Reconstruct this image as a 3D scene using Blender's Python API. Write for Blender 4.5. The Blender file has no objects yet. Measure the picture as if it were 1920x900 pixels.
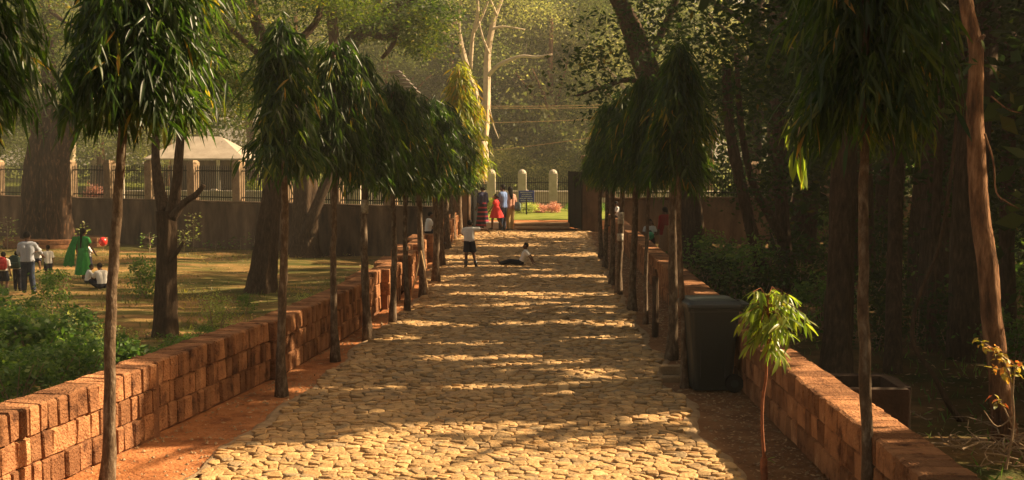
import bpy, bmesh, math, random
import numpy as np
from mathutils import Vector, Matrix
R = math.radians
random.seed(7)
rng = np.random.default_rng(11)
sc = bpy.context.scene
col = sc.collection

# ------------------------------------------------------------------ camera, sky, sun, exposure
CAM_H = 2.67
F = 2400.0                      # focal length in pixels of the 1920 wide photograph
cam_d = bpy.data.cameras.new('camera')
cam_d.sensor_width = 36.0
cam_d.lens = 36.0 * F / 1920
cam_d.clip_start = 0.1
cam_d.clip_end = 1000
cam = bpy.data.objects.new('camera', cam_d)
col.objects.link(cam)
cam.location = (0, 0, CAM_H)
YAW = math.atan(61 / 2405)
PITCH = math.atan(153 / 2400)
cam.rotation_euler = (R(90) - PITCH, 0, YAW)
sc.camera = cam
CR = cam.rotation_euler.to_matrix()

SUN_E, SUN_A = R(37), R(16)      # the sun stands to the right of the path, a little ahead
SUN = Vector((math.cos(SUN_E) * math.cos(SUN_A), math.cos(SUN_E) * math.sin(SUN_A), math.sin(SUN_E)))
world = bpy.data.worlds.new('World')
sc.world = world
world.use_nodes = True
wn = world.node_tree
for n in list(wn.nodes):
    wn.nodes.remove(n)
w_out = wn.nodes.new('ShaderNodeOutputWorld')
w_bg = wn.nodes.new('ShaderNodeBackground')
w_sky = wn.nodes.new('ShaderNodeTexSky')
w_sky.sky_type = 'NISHITA'
w_sky.sun_disc = False
w_sky.sun_elevation = SUN_E
w_sky.sun_rotation = R(90) - SUN_A
w_sky.dust_density = 6.0
w_sky.ozone_density = 0.3
w_mul = wn.nodes.new('ShaderNodeMix')
w_mul.data_type = 'RGBA'
w_mul.blend_type = 'MULTIPLY'
w_mul.inputs[0].default_value = 1.0
w_mul.inputs[7].default_value = (1.0, 0.78, 0.50, 1)      # dusty golden afternoon air
wn.links.new(w_sky.outputs[0], w_mul.inputs[6])
wn.links.new(w_mul.outputs[2], w_bg.inputs[0])
w_bg.inputs[1].default_value = 0.07
wn.links.new(w_bg.outputs[0], w_out.inputs[0])

sun_d = bpy.data.lights.new('sun', 'SUN')
sun_d.energy = 5.0
sun_d.angle = R(0.5)
sun_d.color = (1.0, 0.76, 0.46)
sun_o = bpy.data.objects.new('sun', sun_d)
col.objects.link(sun_o)
sun_o.location = (30, 5, 40)
sun_o.rotation_euler = SUN.to_track_quat('Z', 'Y').to_euler()

sc.view_settings.view_transform = 'Standard'
sc.view_settings.look = 'None'
sc.view_settings.gamma = 1
sc.view_settings.exposure = 1.5
sc.cycles.max_bounces = 6
sc.cycles.diffuse_bounces = 3
sc.cycles.glossy_bounces = 2
sc.cycles.transmission_bounces = 3
sc.cycles.volume_bounces = 0
sc.cycles.use_denoising = True
HAZE = 0.0012

# ------------------------------------------------------------------ helpers
def ray(px, py):
    return (CR @ Vector((px - 960, 450 - py, -F))).normalized()
def at(px, py, Y):
    d = ray(px, py)
    t = Y / d.y
    return Vector((d.x * t, Y, CAM_H + d.z * t))
def gnd(px, py, z=0.0):
    d = ray(px, py)
    t = (z - CAM_H) / d.z
    return Vector((d.x * t, d.y * t, z))
def mpp(Y):
    return Y / F * 1.003
CRI = CR.inverted()
CRN = np.array(CRI)
def to_px(P):
    Q = (P - np.array([0, 0, CAM_H])) @ CRN.T
    return 960 + Q[:, 0] / -Q[:, 2] * F, 450 - Q[:, 1] / -Q[:, 2] * F

def tag(o, label=None, cat=None, group=None, kind=None):
    if label: o['label'] = label
    if cat: o['category'] = cat
    if group: o['group'] = group
    if kind: o['kind'] = kind
    return o
def empty(name, loc, label, cat, group=None, rz=0.0):
    o = bpy.data.objects.new(name, None)
    o.empty_display_size = 0.1
    col.objects.link(o)
    o.location = loc
    o.rotation_euler = (0, 0, rz)
    return tag(o, label, cat, group)
def link(name, me, parent=None, loc=None, kind=None):
    o = bpy.data.objects.new(name, me)
    col.objects.link(o)
    if parent is not None: o.parent = parent
    if loc is not None: o.location = loc
    if kind: o['kind'] = kind
    return o
def copy_tree(o, parent=None):
    c = o.copy()
    col.objects.link(c)
    c.parent = parent
    for ch in o.children:
        copy_tree(ch, c)
    return c

class MB:
    """collects shapes; build() links them as ONE mesh object"""
    def __init__(s):
        s.v, s.f, s.m = [], [], []
    def add(s, V, Fc, mi=0):
        b = len(s.v)
        s.v.extend(tuple(p) for p in V)
        s.f.extend(tuple(i + b for i in f) for f in Fc)
        s.m.extend([mi] * len(Fc))
        return s
    def box(s, c, size, rot=None, mi=0, taper=1.0):
        hx, hy, hz = size[0] / 2, size[1] / 2, size[2] / 2
        V = []
        for z in (-1, 1):
            k = taper if z > 0 else 1.0
            for x, y in ((-1, -1), (1, -1), (1, 1), (-1, 1)):
                p = Vector((x * hx * k, y * hy * k, z * hz))
                if rot is not None: p = rot @ p
                V.append(p + Vector(c))
        return s.add(V, [(0, 3, 2, 1), (4, 5, 6, 7), (0, 1, 5, 4), (1, 2, 6, 5), (2, 3, 7, 6), (3, 0, 4, 7)], mi)
    def cbox(s, c, size, ch=0.01, rot=None, jit=0.0, mi=0):
        """box with chamfered edges"""
        h = [size[0] / 2, size[1] / 2, size[2] / 2]
        bm = bmesh.new()
        bmesh.ops.create_cube(bm, size=1)
        for v in bm.verts:
            v.co = Vector((v.co.x * size[0], v.co.y * size[1], v.co.z * size[2]))
        bmesh.ops.bevel(bm, geom=bm.edges[:], offset=ch, segments=1, affect='EDGES')
        V = []
        for v in bm.verts:
            p = v.co.copy()
            if jit:
                p += Vector((random.uniform(-jit, jit), random.uniform(-jit, jit), random.uniform(-jit, jit)))
            if rot is not None: p = rot @ p
            V.append(p + Vector(c))
        bm.verts.index_update()
        Fc = [tuple(v.index for v in f.verts) for f in bm.faces]
        bm.free()
        return s.add(V, Fc, mi)
    def tube(s, pts, rad, n=8, bump=0.0, cap=True, mi=0):
        pts = [Vector(p) for p in pts]
        if not hasattr(rad, '__len__'): rad = [rad] * len(pts)
        V, Fc = [], []
        ref = None
        for i, p in enumerate(pts):
            t = (pts[min(i + 1, len(pts) - 1)] - pts[max(i - 1, 0)])
            if t.length < 1e-9: t = Vector((0, 0, 1))
            t.normalize()
            if ref is None:
                ref = Vector((1, 0, 0)) if abs(t.x) < 0.8 else Vector((0, 1, 0))
            ref = (ref - t * ref.dot(t)).normalized()
            b = t.cross(ref)
            for k in range(n):
                a = 2 * math.pi * k / n
                r = rad[i] * (1 + (random.uniform(-bump, bump) if bump else 0) + (.09 * math.sin(5 * a + i * .22) + .06 * math.sin(9 * a - i * .15 + 1) if n >= 24 and bump else 0))
                V.append(p + (ref * math.cos(a) + b * math.sin(a)) * r)
        for i in range(len(pts) - 1):
            for k in range(n):
                k2 = (k + 1) % n
                Fc.append((i * n + k, i * n + k2, (i + 1) * n + k2, (i + 1) * n + k))
        if cap:
            Fc.append(tuple(reversed(range(n))))
            Fc.append(tuple((len(pts) - 1) * n + k for k in range(n)))
        return s.add(V, Fc, mi)
    def ball(s, c, r, n=10, m=6, rot=None, mi=0):
        if not hasattr(r, '__len__'): r = (r, r, r)
        V = []
        for i in range(m + 1):
            ph = math.pi * i / m
            for k in range(n):
                a = 2 * math.pi * k / n
                p = Vector((r[0] * math.sin(ph) * math.cos(a), r[1] * math.sin(ph) * math.sin(a), -r[2] * math.cos(ph)))
                if rot is not None: p = rot @ p
                V.append(p + Vector(c))
        Fc = []
        for i in range(m):
            for k in range(n):
                k2 = (k + 1) % n
                Fc.append((i * n + k, i * n + k2, (i + 1) * n + k2, (i + 1) * n + k))
        return s.add(V, Fc, mi)
    def mesh(s, name, mats, smooth=False):
        me = bpy.data.meshes.new(name)
        me.from_pydata(s.v, [], s.f)
        for m in (mats if isinstance(mats, (list, tuple)) else [mats]):
            me.materials.append(m)
        me.polygons.foreach_set('material_index', s.m)
        if smooth:
            me.polygons.foreach_set('use_smooth', [True] * len(s.f))
        me.update()
        return me
    def build(s, name, mats, parent=None, loc=None, smooth=False, kind=None, off=None):
        if off is not None:
            o = Vector(off)
            s.v = [tuple(Vector(p) - o) for p in s.v]
        return link(name, s.mesh(name, mats, smooth), parent, loc, kind)

def np_mesh(name, V, loops, totals, mat, tint=None, smooth=False):
    me = bpy.data.meshes.new(name)
    me.vertices.add(len(V))
    me.vertices.foreach_set('co', np.ascontiguousarray(V, dtype=np.float32).ravel())
    me.loops.add(len(loops))
    me.loops.foreach_set('vertex_index', np.ascontiguousarray(loops, dtype=np.int32))
    me.polygons.add(len(totals))
    starts = np.zeros(len(totals), dtype=np.int32)
    starts[1:] = np.cumsum(totals)[:-1]
    me.polygons.foreach_set('loop_start', starts)
    if smooth:
        me.polygons.foreach_set('use_smooth', np.ones(len(totals), dtype=bool))
    me.materials.append(mat)
    me.update(calc_edges=True)
    if tint is not None:
        a = me.attributes.new('tint', 'FLOAT', 'POINT')
        a.data.foreach_set('value', np.ascontiguousarray(tint, dtype=np.float32))
    return me

def nrm(a):
    return a / np.maximum(np.linalg.norm(a, axis=1, keepdims=True), 1e-9)

def leaf_mesh(name, P, D, N, L, W, mat, tint, six=False, fold=0.3, droop=0.25):
    """one small leaf face set per point: P base, D axis, N face normal"""
    D = nrm(D)
    S = nrm(np.cross(D, N))
    N = np.cross(S, D)
    L = L[:, None]
    W = W[:, None]
    k = len(P)
    if six:
        dn = np.array([0, 0, -1.0])
        c1 = P + D * L * .33 + dn * L * droop * .1
        c2 = P + D * L * .68 + dn * L * droop * .45
        tp = P + D * L + dn * L * droop
        V = np.stack([P, c1 + S * W * .5 + N * W * fold, c1 - S * W * .5 + N * W * fold,
                      c2 + S * W * .38 + N * W * fold, c2 - S * W * .38 + N * W * fold, tp, c1, c2], 1).reshape(-1, 3)
        base = np.array([0, 1, 6, 0, 6, 2, 1, 3, 7, 6, 6, 7, 4, 2, 3, 5, 7, 7, 5, 4])
        tot = np.tile([3, 3, 4, 4, 3, 3], k)
        loops = (np.arange(k)[:, None] * 8 + base[None]).ravel()
        return np_mesh(name, V, loops, tot, mat, np.repeat(tint, 8))
    m = P + D * L * .45
    V = np.stack([P, m + S * W * .5, P + D * L, m - S * W * .5], 1).reshape(-1, 3)
    loops = (np.arange(k)[:, None] * 4 + np.array([0, 1, 2, 3])[None]).ravel()
    return np_mesh(name, V, loops, np.full(k, 4), mat, np.repeat(tint, 4))

# ------------------------------------------------------------------ materials
def new_mat(name):
    m = bpy.data.materials.new(name)
    m.use_nodes = True
    nt = m.node_tree
    b = nt.nodes['Principled BSDF']
    return m, nt, b
def ramp(nt, stops):
    r = nt.nodes.new('ShaderNodeValToRGB')
    e = r.color_ramp.elements
    e[0].position, e[0].color = stops[0][0], (*stops[0][1], 1)
    e[1].position, e[1].color = stops[-1][0], (*stops[-1][1], 1)
    for p, c in stops[1:-1]:
        x = e.new(p)
        x.color = (*c, 1)
    return r
def mat_noise(name, stops, scale=5.0, rough=0.9, bump=0.3, bscale=30.0, bdist=0.02, stretch=None, tint=None, spec=0.2, detail=6):
    """stone, soil, bark: colour by noise in world space, fine relief by a second noise; tint mixes a per-piece colour"""
    m, nt, b = new_mat(name)
    g = nt.nodes.new('ShaderNodeNewGeometry')
    vec = g.outputs['Position']
    if stretch:
        mp = nt.nodes.new('ShaderNodeMapping')
        mp.inputs['Scale'].default_value = stretch
        nt.links.new(vec, mp.inputs[0])
        vec = mp.outputs[0]
    n1 = nt.nodes.new('ShaderNodeTexNoise')
    n1.inputs['Scale'].default_value = scale
    n1.inputs['Detail'].default_value = detail
    n1.inputs['Roughness'].default_value = 0.65
    nt.links.new(vec, n1.inputs['Vector'])
    r = ramp(nt, stops)
    nt.links.new(n1.outputs[0], r.inputs[0])
    c = r.outputs[0]
    if tint:
        at_ = nt.nodes.new('ShaderNodeAttribute')
        at_.attribute_name = 'tint'
        r2 = ramp(nt, tint)
        nt.links.new(at_.outputs['Fac'], r2.inputs[0])
        mx = nt.nodes.new('ShaderNodeMix')
        mx.data_type = 'RGBA'
        mx.blend_type = 'MULTIPLY'
        mx.inputs[0].default_value = 1
        nt.links.new(r2.outputs[0], mx.inputs[6])
        nt.links.new(c, mx.inputs[7])
        c = mx.outputs[2]
    nt.links.new(c, b.inputs['Base Color'])
    b.inputs['Roughness'].default_value = rough
    b.inputs['Specular IOR Level'].default_value = spec
    if bump:
        n2 = nt.nodes.new('ShaderNodeTexNoise')
        n2.inputs['Scale'].default_value = bscale
        n2.inputs['Detail'].default_value = 4
        nt.links.new(vec, n2.inputs['Vector'])
        bp = nt.nodes.new('ShaderNodeBump')
        bp.inputs['Strength'].default_value = bump
        bp.inputs['Distance'].default_value = bdist
        nt.links.new(n2.outputs[0], bp.inputs['Height'])
        nt.links.new(bp.outputs[0], b.inputs['Normal'])
    return m
def mat_leaf(name, stops, trans=0.4, tcol=(0.9, 1.0, 0.35), rough=0.45, spec=0.35):
    m, nt, b = new_mat(name)
    a = nt.nodes.new('ShaderNodeAttribute')
    a.attribute_name = 'tint'
    r = ramp(nt, stops)
    nt.links.new(a.outputs['Fac'], r.inputs[0])
    nt.links.new(r.outputs[0], b.inputs['Base Color'])
    b.inputs['Roughness'].default_value = rough
    b.inputs['Specular IOR Level'].default_value = spec
    t = nt.nodes.new('ShaderNodeBsdfTranslucent')
    mx = nt.nodes.new('ShaderNodeMix')
    mx.data_type = 'RGBA'
    mx.blend_type = 'MULTIPLY'
    mx.inputs[0].default_value = 1
    nt.links.new(r.outputs[0], mx.inputs[6])
    mx.inputs[7].default_value = (*[min(1.0, c) for c in tcol], 1)
    g = nt.nodes.new('ShaderNodeHueSaturation')
    g.inputs['Value'].default_value = 2.7
    nt.links.new(mx.outputs[2], g.inputs['Color'])
    nt.links.new(g.outputs[0], t.inputs[0])
    ms = nt.nodes.new('ShaderNodeMixShader')
    ms.inputs[0].default_value = trans
    nt.links.new(b.outputs[0], ms.inputs[1])
    nt.links.new(t.outputs[0], ms.inputs[2])
    nt.links.new(ms.outputs[0], nt.nodes['Material Output'].inputs[0])
    return m
def mat_plain(name, c, rough=0.8, metal=0.0, spec=0.3, var=0.12, vscale=40.0, bump=0.15):
    c2 = tuple(min(1, x * (1 + var)) for x in c)
    c1 = tuple(x * (1 - var) for x in c)
    m = mat_noise(name, [(0.35, c1), (0.65, c2)], scale=vscale, rough=rough, bump=bump, bscale=vscale * 2, bdist=0.004, spec=spec, detail=3)
    m.node_tree.nodes['Principled BSDF'].inputs['Metallic'].default_value = metal
    return m

BRICK_TINT = [(0.0, (.50, .46, .44)), (0.5, (.92, .88, .84)), (1.0, (1.22, 1.16, 1.08))]
M = {}
M['laterite'] = mat_noise('laterite', [(.32, (.105, .048, .028)), (.47, (.33, .160, .080)), (.6, (.40, .20, .10)), (.75, (.57, .32, .175))], scale=4.5, rough=.95, bump=1.0, bscale=42, bdist=.035, tint=BRICK_TINT, spec=.1)
M['mortar'] = mat_noise('mortar', [(.3, (.12, .05, .025)), (.7, (.24, .105, .05))], scale=8, bump=.5, bscale=60)
M['cobble'] = mat_noise('cobble_stone', [(.28, (.58, .54, .50)), (.5, (.95, .92, .88)), (.75, (1.15, 1.12, 1.05))], scale=17, rough=.7, bump=.8, bscale=32, bdist=.02, spec=.35,
                        tint=[(0, (.22, .145, .072)), (.12, (.34, .22, .10)), (.35, (.46, .29, .125)), (.55, (.53, .34, .15)), (.7, (.43, .255, .11)), (.8, (.30, .22, .125)), (.88, (.48, .29, .12)), (1, (.58, .39, .19))])
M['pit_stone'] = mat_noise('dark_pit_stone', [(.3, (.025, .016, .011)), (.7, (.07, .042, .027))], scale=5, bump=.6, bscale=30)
M['bed'] = mat_noise('cobble_bed', [(.3, (.11, .065, .033)), (.7, (.27, .16, .08))], scale=6, bump=.5, bscale=80)
M['kerb'] = mat_noise('kerb_mortar', [(.3, (.22, .14, .075)), (.7, (.40, .28, .16))], scale=5, bump=.5, bscale=40)
M['soil'] = mat_noise('red_soil', [(.30, (.16, .06, .026)), (.48, (.34, .135, .052)), (.72, (.48, .22, .095))], scale=2.6, bump=.9, bscale=30, bdist=.03, spec=.08)
M['soil_dark'] = mat_noise('brown_soil', [(.3, (.14, .065, .03)), (.55, (.24, .12, .055)), (.75, (.36, .21, .11))], scale=3.0, bump=.7, bscale=40, bdist=.02, spec=.08)
M['dry_lawn'] = mat_noise('dry_lawn', [(.32, (.045, .055, .014)), (.47, (.11, .095, .03)), (.60, (.28, .165, .065)), (.76, (.40, .22, .09))], scale=.55, bump=.7, bscale=20, bdist=.05, spec=.05, stretch=(.5, 1.6, 1))
M['forest_floor'] = mat_noise('forest_floor', [(.3, (.04, .05, .014)), (.5, (.12, .075, .03)), (.7, (.24, .14, .06))], scale=.9, bump=.7, bscale=18, bdist=.05, spec=.05)
M['far_lawn'] = mat_noise('far_lawn', [(.3, (.10, .13, .02)), (.7, (.22, .24, .05))], scale=1.2, bump=.5, bscale=30, spec=.05)
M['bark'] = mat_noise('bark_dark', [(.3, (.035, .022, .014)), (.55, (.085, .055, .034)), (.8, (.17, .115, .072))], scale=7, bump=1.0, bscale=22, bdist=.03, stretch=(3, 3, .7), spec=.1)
M['bark_red'] = mat_noise('bark_red', [(.34, (.06, .03, .016)), (.5, (.20, .10, .05)), (.66, (.40, .22, .12))], scale=3.5, bump=1.0, bscale=24, bdist=.02, stretch=(3, 3, .6), spec=.1)
M['bark_mid'] = mat_noise('bark_mid', [(.36, (.018, .011, .007)), (.54, (.055, .031, .018)), (.70, (.20, .105, .055))], scale=3.5, bump=1.0, bscale=24, bdist=.03, stretch=(3, 3, .6), spec=.1)
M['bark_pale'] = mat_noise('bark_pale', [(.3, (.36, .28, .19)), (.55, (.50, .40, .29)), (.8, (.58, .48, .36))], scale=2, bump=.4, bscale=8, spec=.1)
M['bark_young'] = mat_noise('bark_young', [(.3, (.05, .034, .022)), (.5, (.12, .08, .05)), (.66, (.22, .17, .12)), (.8, (.34, .29, .22))], scale=11, bump=.8, bscale=40, bdist=.012, stretch=(2, 2, .9), spec=.15)
M['stem_red'] = mat_noise('stem_red', [(.3, (.15, .05, .025)), (.7, (.34, .13, .06))], scale=20, bump=.6, bscale=60, bdist=.006)
M['limewash'] = mat_noise('limewash', [(.35, (.16, .125, .09)), (.6, (.50, .44, .34))], scale=18, bump=.4, bscale=50, bdist=.006)
M['twig'] = mat_noise('dry_twig', [(.3, (.20, .13, .08)), (.7, (.42, .31, .20))], scale=20, bump=.3, bscale=60, bdist=.004)
M['cane'] = mat_noise('cane', [(.3, (.42, .25, .12)), (.7, (.58, .40, .22))], scale=12, bump=.3, bscale=60, bdist=.004)
M['mast'] = mat_leaf('mast_leaf', [(0, (.012, .026, .007)), (.5, (.026, .052, .011)), (.8, (.06, .09, .016)), (.92, (.14, .14, .022)), (1, (.26, .15, .03))], trans=.5, rough=.36, spec=.4)
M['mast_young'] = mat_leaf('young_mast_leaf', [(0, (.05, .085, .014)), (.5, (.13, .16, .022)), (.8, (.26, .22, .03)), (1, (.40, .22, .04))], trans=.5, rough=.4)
M['sapling_leaf'] = mat_leaf('sapling_leaf', [(0, (.09, .14, .022)), (.6, (.17, .21, .038)), (1, (.30, .25, .045))], trans=.45, rough=.38, spec=.4)
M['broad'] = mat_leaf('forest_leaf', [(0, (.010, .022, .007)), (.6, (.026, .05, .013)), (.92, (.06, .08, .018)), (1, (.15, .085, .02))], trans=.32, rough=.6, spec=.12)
M['feather'] = mat_leaf('feather_leaf', [(0, (.010, .020, .006)), (.45, (.028, .048, .010)), (.8, (.085, .10, .017)), (1, (.22, .15, .03))], trans=.42, rough=.55, spec=.2)
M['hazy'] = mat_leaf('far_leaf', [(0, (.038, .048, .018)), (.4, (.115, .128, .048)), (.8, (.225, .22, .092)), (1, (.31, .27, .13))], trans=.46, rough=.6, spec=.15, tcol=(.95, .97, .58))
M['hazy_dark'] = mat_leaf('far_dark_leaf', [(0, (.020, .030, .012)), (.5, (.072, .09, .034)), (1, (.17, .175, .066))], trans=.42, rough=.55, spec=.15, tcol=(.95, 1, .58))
M['weed'] = mat_leaf('weed_leaf', [(0, (.035, .08, .02)), (.6, (.09, .16, .04)), (1, (.22, .27, .08))], trans=.38, rough=.5)
M['weed_pale'] = mat_leaf('pale_weed_leaf', [(0, (.10, .14, .05)), (.6, (.26, .28, .10)), (1, (.46, .44, .24))], trans=.4, rough=.5)
M['pink_leaf'] = mat_leaf('pink_hedge_leaf', [(0, (.22, .11, .08)), (.5, (.44, .23, .17)), (1, (.55, .36, .26))], trans=.25, tcol=(1, .75, .6))
M['red_leaf'] = mat_leaf('red_shrub_leaf', [(0, (.10, .13, .02)), (.45, (.30, .27, .05)), (.75, (.46, .26, .07)), (1, (.42, .12, .05))], trans=.4, tcol=(1, .8, .4))
M['grass'] = mat_leaf('grass_blade', [(0, (.035, .055, .012)), (.45, (.11, .11, .022)), (.75, (.30, .22, .07)), (1, (.42, .28, .11))], trans=.35)
M['litter'] = mat_leaf('fallen_leaf', [(0, (.10, .05, .022)), (.5, (.24, .13, .055)), (1, (.44, .30, .16))], trans=.15, tcol=(1, .8, .5))
M['plaster'] = mat_noise('weathered_plaster', [(.32, (.035, .022, .015)), (.45, (.09, .056, .034)), (.58, (.15, .094, .057)), (.75, (.27, .18, .115))], scale=1.3, bump=.5, bscale=18, stretch=(1.2, 1.2, .38))
M['step'] = mat_noise('worn_step', [(.3, (.24, .15, .08)), (.7, (.42, .28, .15))], scale=6, bump=.4, bscale=40)
M['pier'] = mat_noise('pier_stone', [(.3, (.17, .11, .065)), (.7, (.36, .255, .16))], scale=4, bump=.4, bscale=30)
M['grey_stone'] = mat_noise('grey_stone', [(.3, (.34, .29, .23)), (.7, (.50, .44, .36))], scale=4, bump=.4, bscale=30)
M['iron'] = mat_plain('black_iron', (.008, .008, .008), rough=.8, spec=.05)
M['roof_pale'] = mat_noise('pale_roofing', [(.3, (.22, .185, .15)), (.7, (.36, .31, .255))], scale=1.6, bump=.3, bscale=10)
M['tile_dark'] = mat_noise('dark_slate', [(.3, (.10, .09, .08)), (.7, (.2, .17, .15))], scale=4, bump=.3, bscale=20)
M['bin'] = mat_plain('bin_plastic', (.013, .019, .018), rough=.42, spec=.5, var=.1, vscale=18, bump=.08)
M['bin_lid'] = mat_plain('bin_lid_plastic', (.026, .034, .037), rough=.36, spec=.5, var=.1, vscale=18, bump=.08)
M['rubber'] = mat_plain('rubber', (.012, .012, .012), rough=.8)
M['sign_blue'] = mat_plain('sign_blue_paint', (.022, .045, .34), rough=.45, var=.06)
M['sign_white'] = mat_plain('sign_white_paint', (.70, .70, .68), rough=.5, var=.04)
M['white_paint'] = mat_plain('white_paint', (.78, .74, .68), rough=.6, var=.05)
M['skin'] = mat_plain('brown_skin', (.13, .062, .034), rough=.55, spec=.4, var=.07)
M['hair'] = mat_plain('black_hair', (.008, .006, .005), rough=.75, spec=.12)
M['eye'] = mat_plain('eye', (.25, .23, .2), rough=.2)
M['lip'] = mat_plain('lip', (.12, .04, .03), rough=.5)
M['shirt_white'] = mat_plain('white_cotton', (.66, .64, .62), rough=.9, var=.05)
M['shirt_blue'] = mat_plain('pale_blue_cotton', (.13, .20, .42), rough=.9, var=.08)
M['shirt_grey'] = mat_plain('grey_blue_cotton', (.34, .36, .42), rough=.9, var=.08)
M['navy'] = mat_plain('navy_cotton', (.012, .014, .026), rough=.9)
M['jeans'] = mat_plain('dark_jeans', (.022, .032, .06), rough=.9, var=.2)
M['khaki'] = mat_plain('khaki_cotton', (.46, .33, .14), rough=.9, var=.08)
M['rose'] = mat_plain('dusty_rose_cotton', (.42, .22, .16), rough=.9)
M['red'] = mat_plain('red_cotton', (.50, .022, .022), rough=.8)
M['dark_red'] = mat_plain('dark_red_cotton', (.30, .012, .012), rough=.8)
M['tan_skirt'] = mat_plain('tan_cotton', (.34, .19, .10), rough=.9)
M['green_silk'] = mat_plain('green_silk', (.018, .24, .04), rough=.5, var=.2, vscale=12)
M['green_dark'] = mat_plain('dark_green_cotton', (.012, .05, .02), rough=.8)
M['navy_blouse'] = mat_plain('navy_blouse', (.03, .035, .10), rough=.8)
M['shoe'] = mat_plain('black_leather', (.012, .010, .009), rough=.4, spec=.5)
M['bag_red'] = mat_plain('red_nylon', (.35, .02, .02), rough=.6)
M['bag_green'] = mat_plain('dark_green_nylon', (.015, .045, .035), rough=.6)
M['bag_teal'] = mat_plain('grey_teal_nylon', (.10, .16, .17), rough=.6)
M['balloon_red'] = mat_plain('red_balloon', (.70, .03, .025), rough=.25, spec=.5, var=.03, bump=0)
M['balloon_green'] = mat_plain('green_balloon', (.02, .42, .20), rough=.25, spec=.5, var=.03, bump=0)
M['pumpkin'] = mat_plain('pale_yellow_cloth', (.62, .50, .26), rough=.9)
def stripe_mat():
    m, nt, b = new_mat('navy_red_banded_cotton')
    g = nt.nodes.new('ShaderNodeTexCoord')
    sx = nt.nodes.new('ShaderNodeSeparateXYZ')
    nt.links.new(g.outputs['Object'], sx.inputs[0])
    ma = nt.nodes.new('ShaderNodeMath')
    ma.operation = 'MULTIPLY'
    ma.inputs[1].default_value = 6.2
    nt.links.new(sx.outputs[2], ma.inputs[0])
    fr = nt.nodes.new('ShaderNodeMath')
    fr.operation = 'FRACT'
    nt.links.new(ma.outputs[0], fr.inputs[0])
    r = ramp(nt, [(0, (.012, .014, .045)), (.62, (.012, .014, .045)), (.64, (.42, .03, .06)), (1, (.42, .03, .06))])
    r.color_ramp.interpolation = 'CONSTANT'
    nt.links.new(fr.outputs[0], r.inputs[0])
    nt.links.new(r.outputs[0], b.inputs['Base Color'])
    b.inputs['Roughness'].default_value = .9
    return m
M['banded'] = stripe_mat()

# ------------------------------------------------------------------ the ground
ZL, ZR, ZF = -1.10, -0.45, 0.22      # left garden, right wood, ground beyond the gate
WL = [(4.0, -5.05), (8.0, -4.39), (11.0, -3.90), (13.0, -3.57), (15.3, -3.24), (18.5, -2.98), (22.0, -2.78), (24.6, -2.70), (30, -2.86), (46.2, -3.02)]
WR = [(4.0, 2.42), (9.0, 2.40), (14.7, 2.26), (24, 2.24), (35, 2.26), (46.2, 2.30)]
def wl(y): return float(np.interp(y, [p[0] for p in WL], [p[1] for p in WL]))
def wr(y): return float(np.interp(y, [p[0] for p in WR], [p[1] for p in WR]))
PL = [(4, -3.2), (8, -3.05), (10.6, -2.99), (13.5, -2.75), (16.6, -2.63), (19.2, -2.57), (22, -2.42), (24.5, -2.33), (29, -2.62), (34, -2.85), (40, -2.92), (47.2, -2.95)]
PR = [(4, 1.72), (8, 1.70), (10.6, 1.66), (12.2, 1.46), (13.8, 1.55), (14.9, 1.42), (16.3, 1.50), (17.2, 1.62), (18.2, 1.45), (21, 1.50), (24.5, 1.45), (27, 1.38), (32, 1.42), (36, 1.50), (40, 1.52), (47.2, 1.62)]
def plx(y): return float(np.interp(y, [p[0] for p in PL], [p[1] for p in PL])) + .04 * math.sin(y * 3.1)
def prx(y): return float(np.interp(y, [p[0] for p in PR], [p[1] for p in PR])) + .05 * math.sin(y * 2.3 + 1)

def sheet(name, fx0, fx1, y0, y1, ny, nx, zf, mat, label, noise=0.03):
    V, Fc = [], []
    for j in range(ny + 1):
        y = y0 + (y1 - y0) * (j / ny)
        a, b = fx0(y), fx1(y)
        for i in range(nx + 1):
            x = a + (b - a) * i / nx
            edge = 0 if i in (0, nx) else 1
            V.append((x, y, zf(x, y) + edge * noise * (math.sin(x * 1.3 + y * .7) + math.sin(x * .6 - y * 1.1 + 2)) + edge * random.uniform(-noise, noise) * .5))
    for j in range(ny):
        for i in range(nx):
            k = j * (nx + 1) + i
            Fc.append((k, k + 1, k + nx + 2, k + nx + 1))
    mb = MB().add(V, Fc)
    o = mb.build(name, mat, smooth=True)
    tag(o, label, None, None, 'structure')
    return o
mb = MB().add([(-400, -120, -1.6), (400, -120, -1.6), (400, 500, -1.6), (-400, 500, -1.6)], [(0, 1, 2, 3)])
tag(mb.build('ground', M['forest_floor']), 'brown ground reaching away under the woods', kind='structure')
sheet('soil_strip', lambda y: wl(y) - .1, lambda y: wr(y) + .1, -2, 47.6, 160, 40, lambda x, y: -0.07 if plx(y) + .5 < x < prx(y) - .5 else -0.014, M['soil'], 'bare red soil between the two low walls beside the cobbles', .008)
sheet('soil_strip', lambda y: prx(y) - .1, lambda y: wr(y) + .1, -2, 47.6, 120, 5, lambda x, y: -.006, M['soil_dark'], 'brown soil strewn with leaf bits between the cobbles and the right wall', .006)
sheet('garden_lawn', lambda y: -90, lambda y: wl(min(y, 46.2)) - .02, -6, 75, 110, 90, lambda x, y: ZL, M['dry_lawn'], 'dry patchy lawn and bare earth left of the low wall', .035)
sheet('wood_floor', lambda y: wr(min(y, 46.2)) + .02, lambda y: 80, -6, 60, 90, 70, lambda x, y: ZR, M['forest_floor'], 'leaf strewn brown floor of the dark wood', .05)
FA, FB = (-3.55, 47.15), (-28.6, 62.6)
def fence_y(x): return 47.15 + (-3.55 - x) * (FB[1] - FA[1]) / (FA[0] - FB[0]) if x < -3.55 else 47.2 + max(0, (x - 2.35)) * .155
V, Fc = [], []
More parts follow.
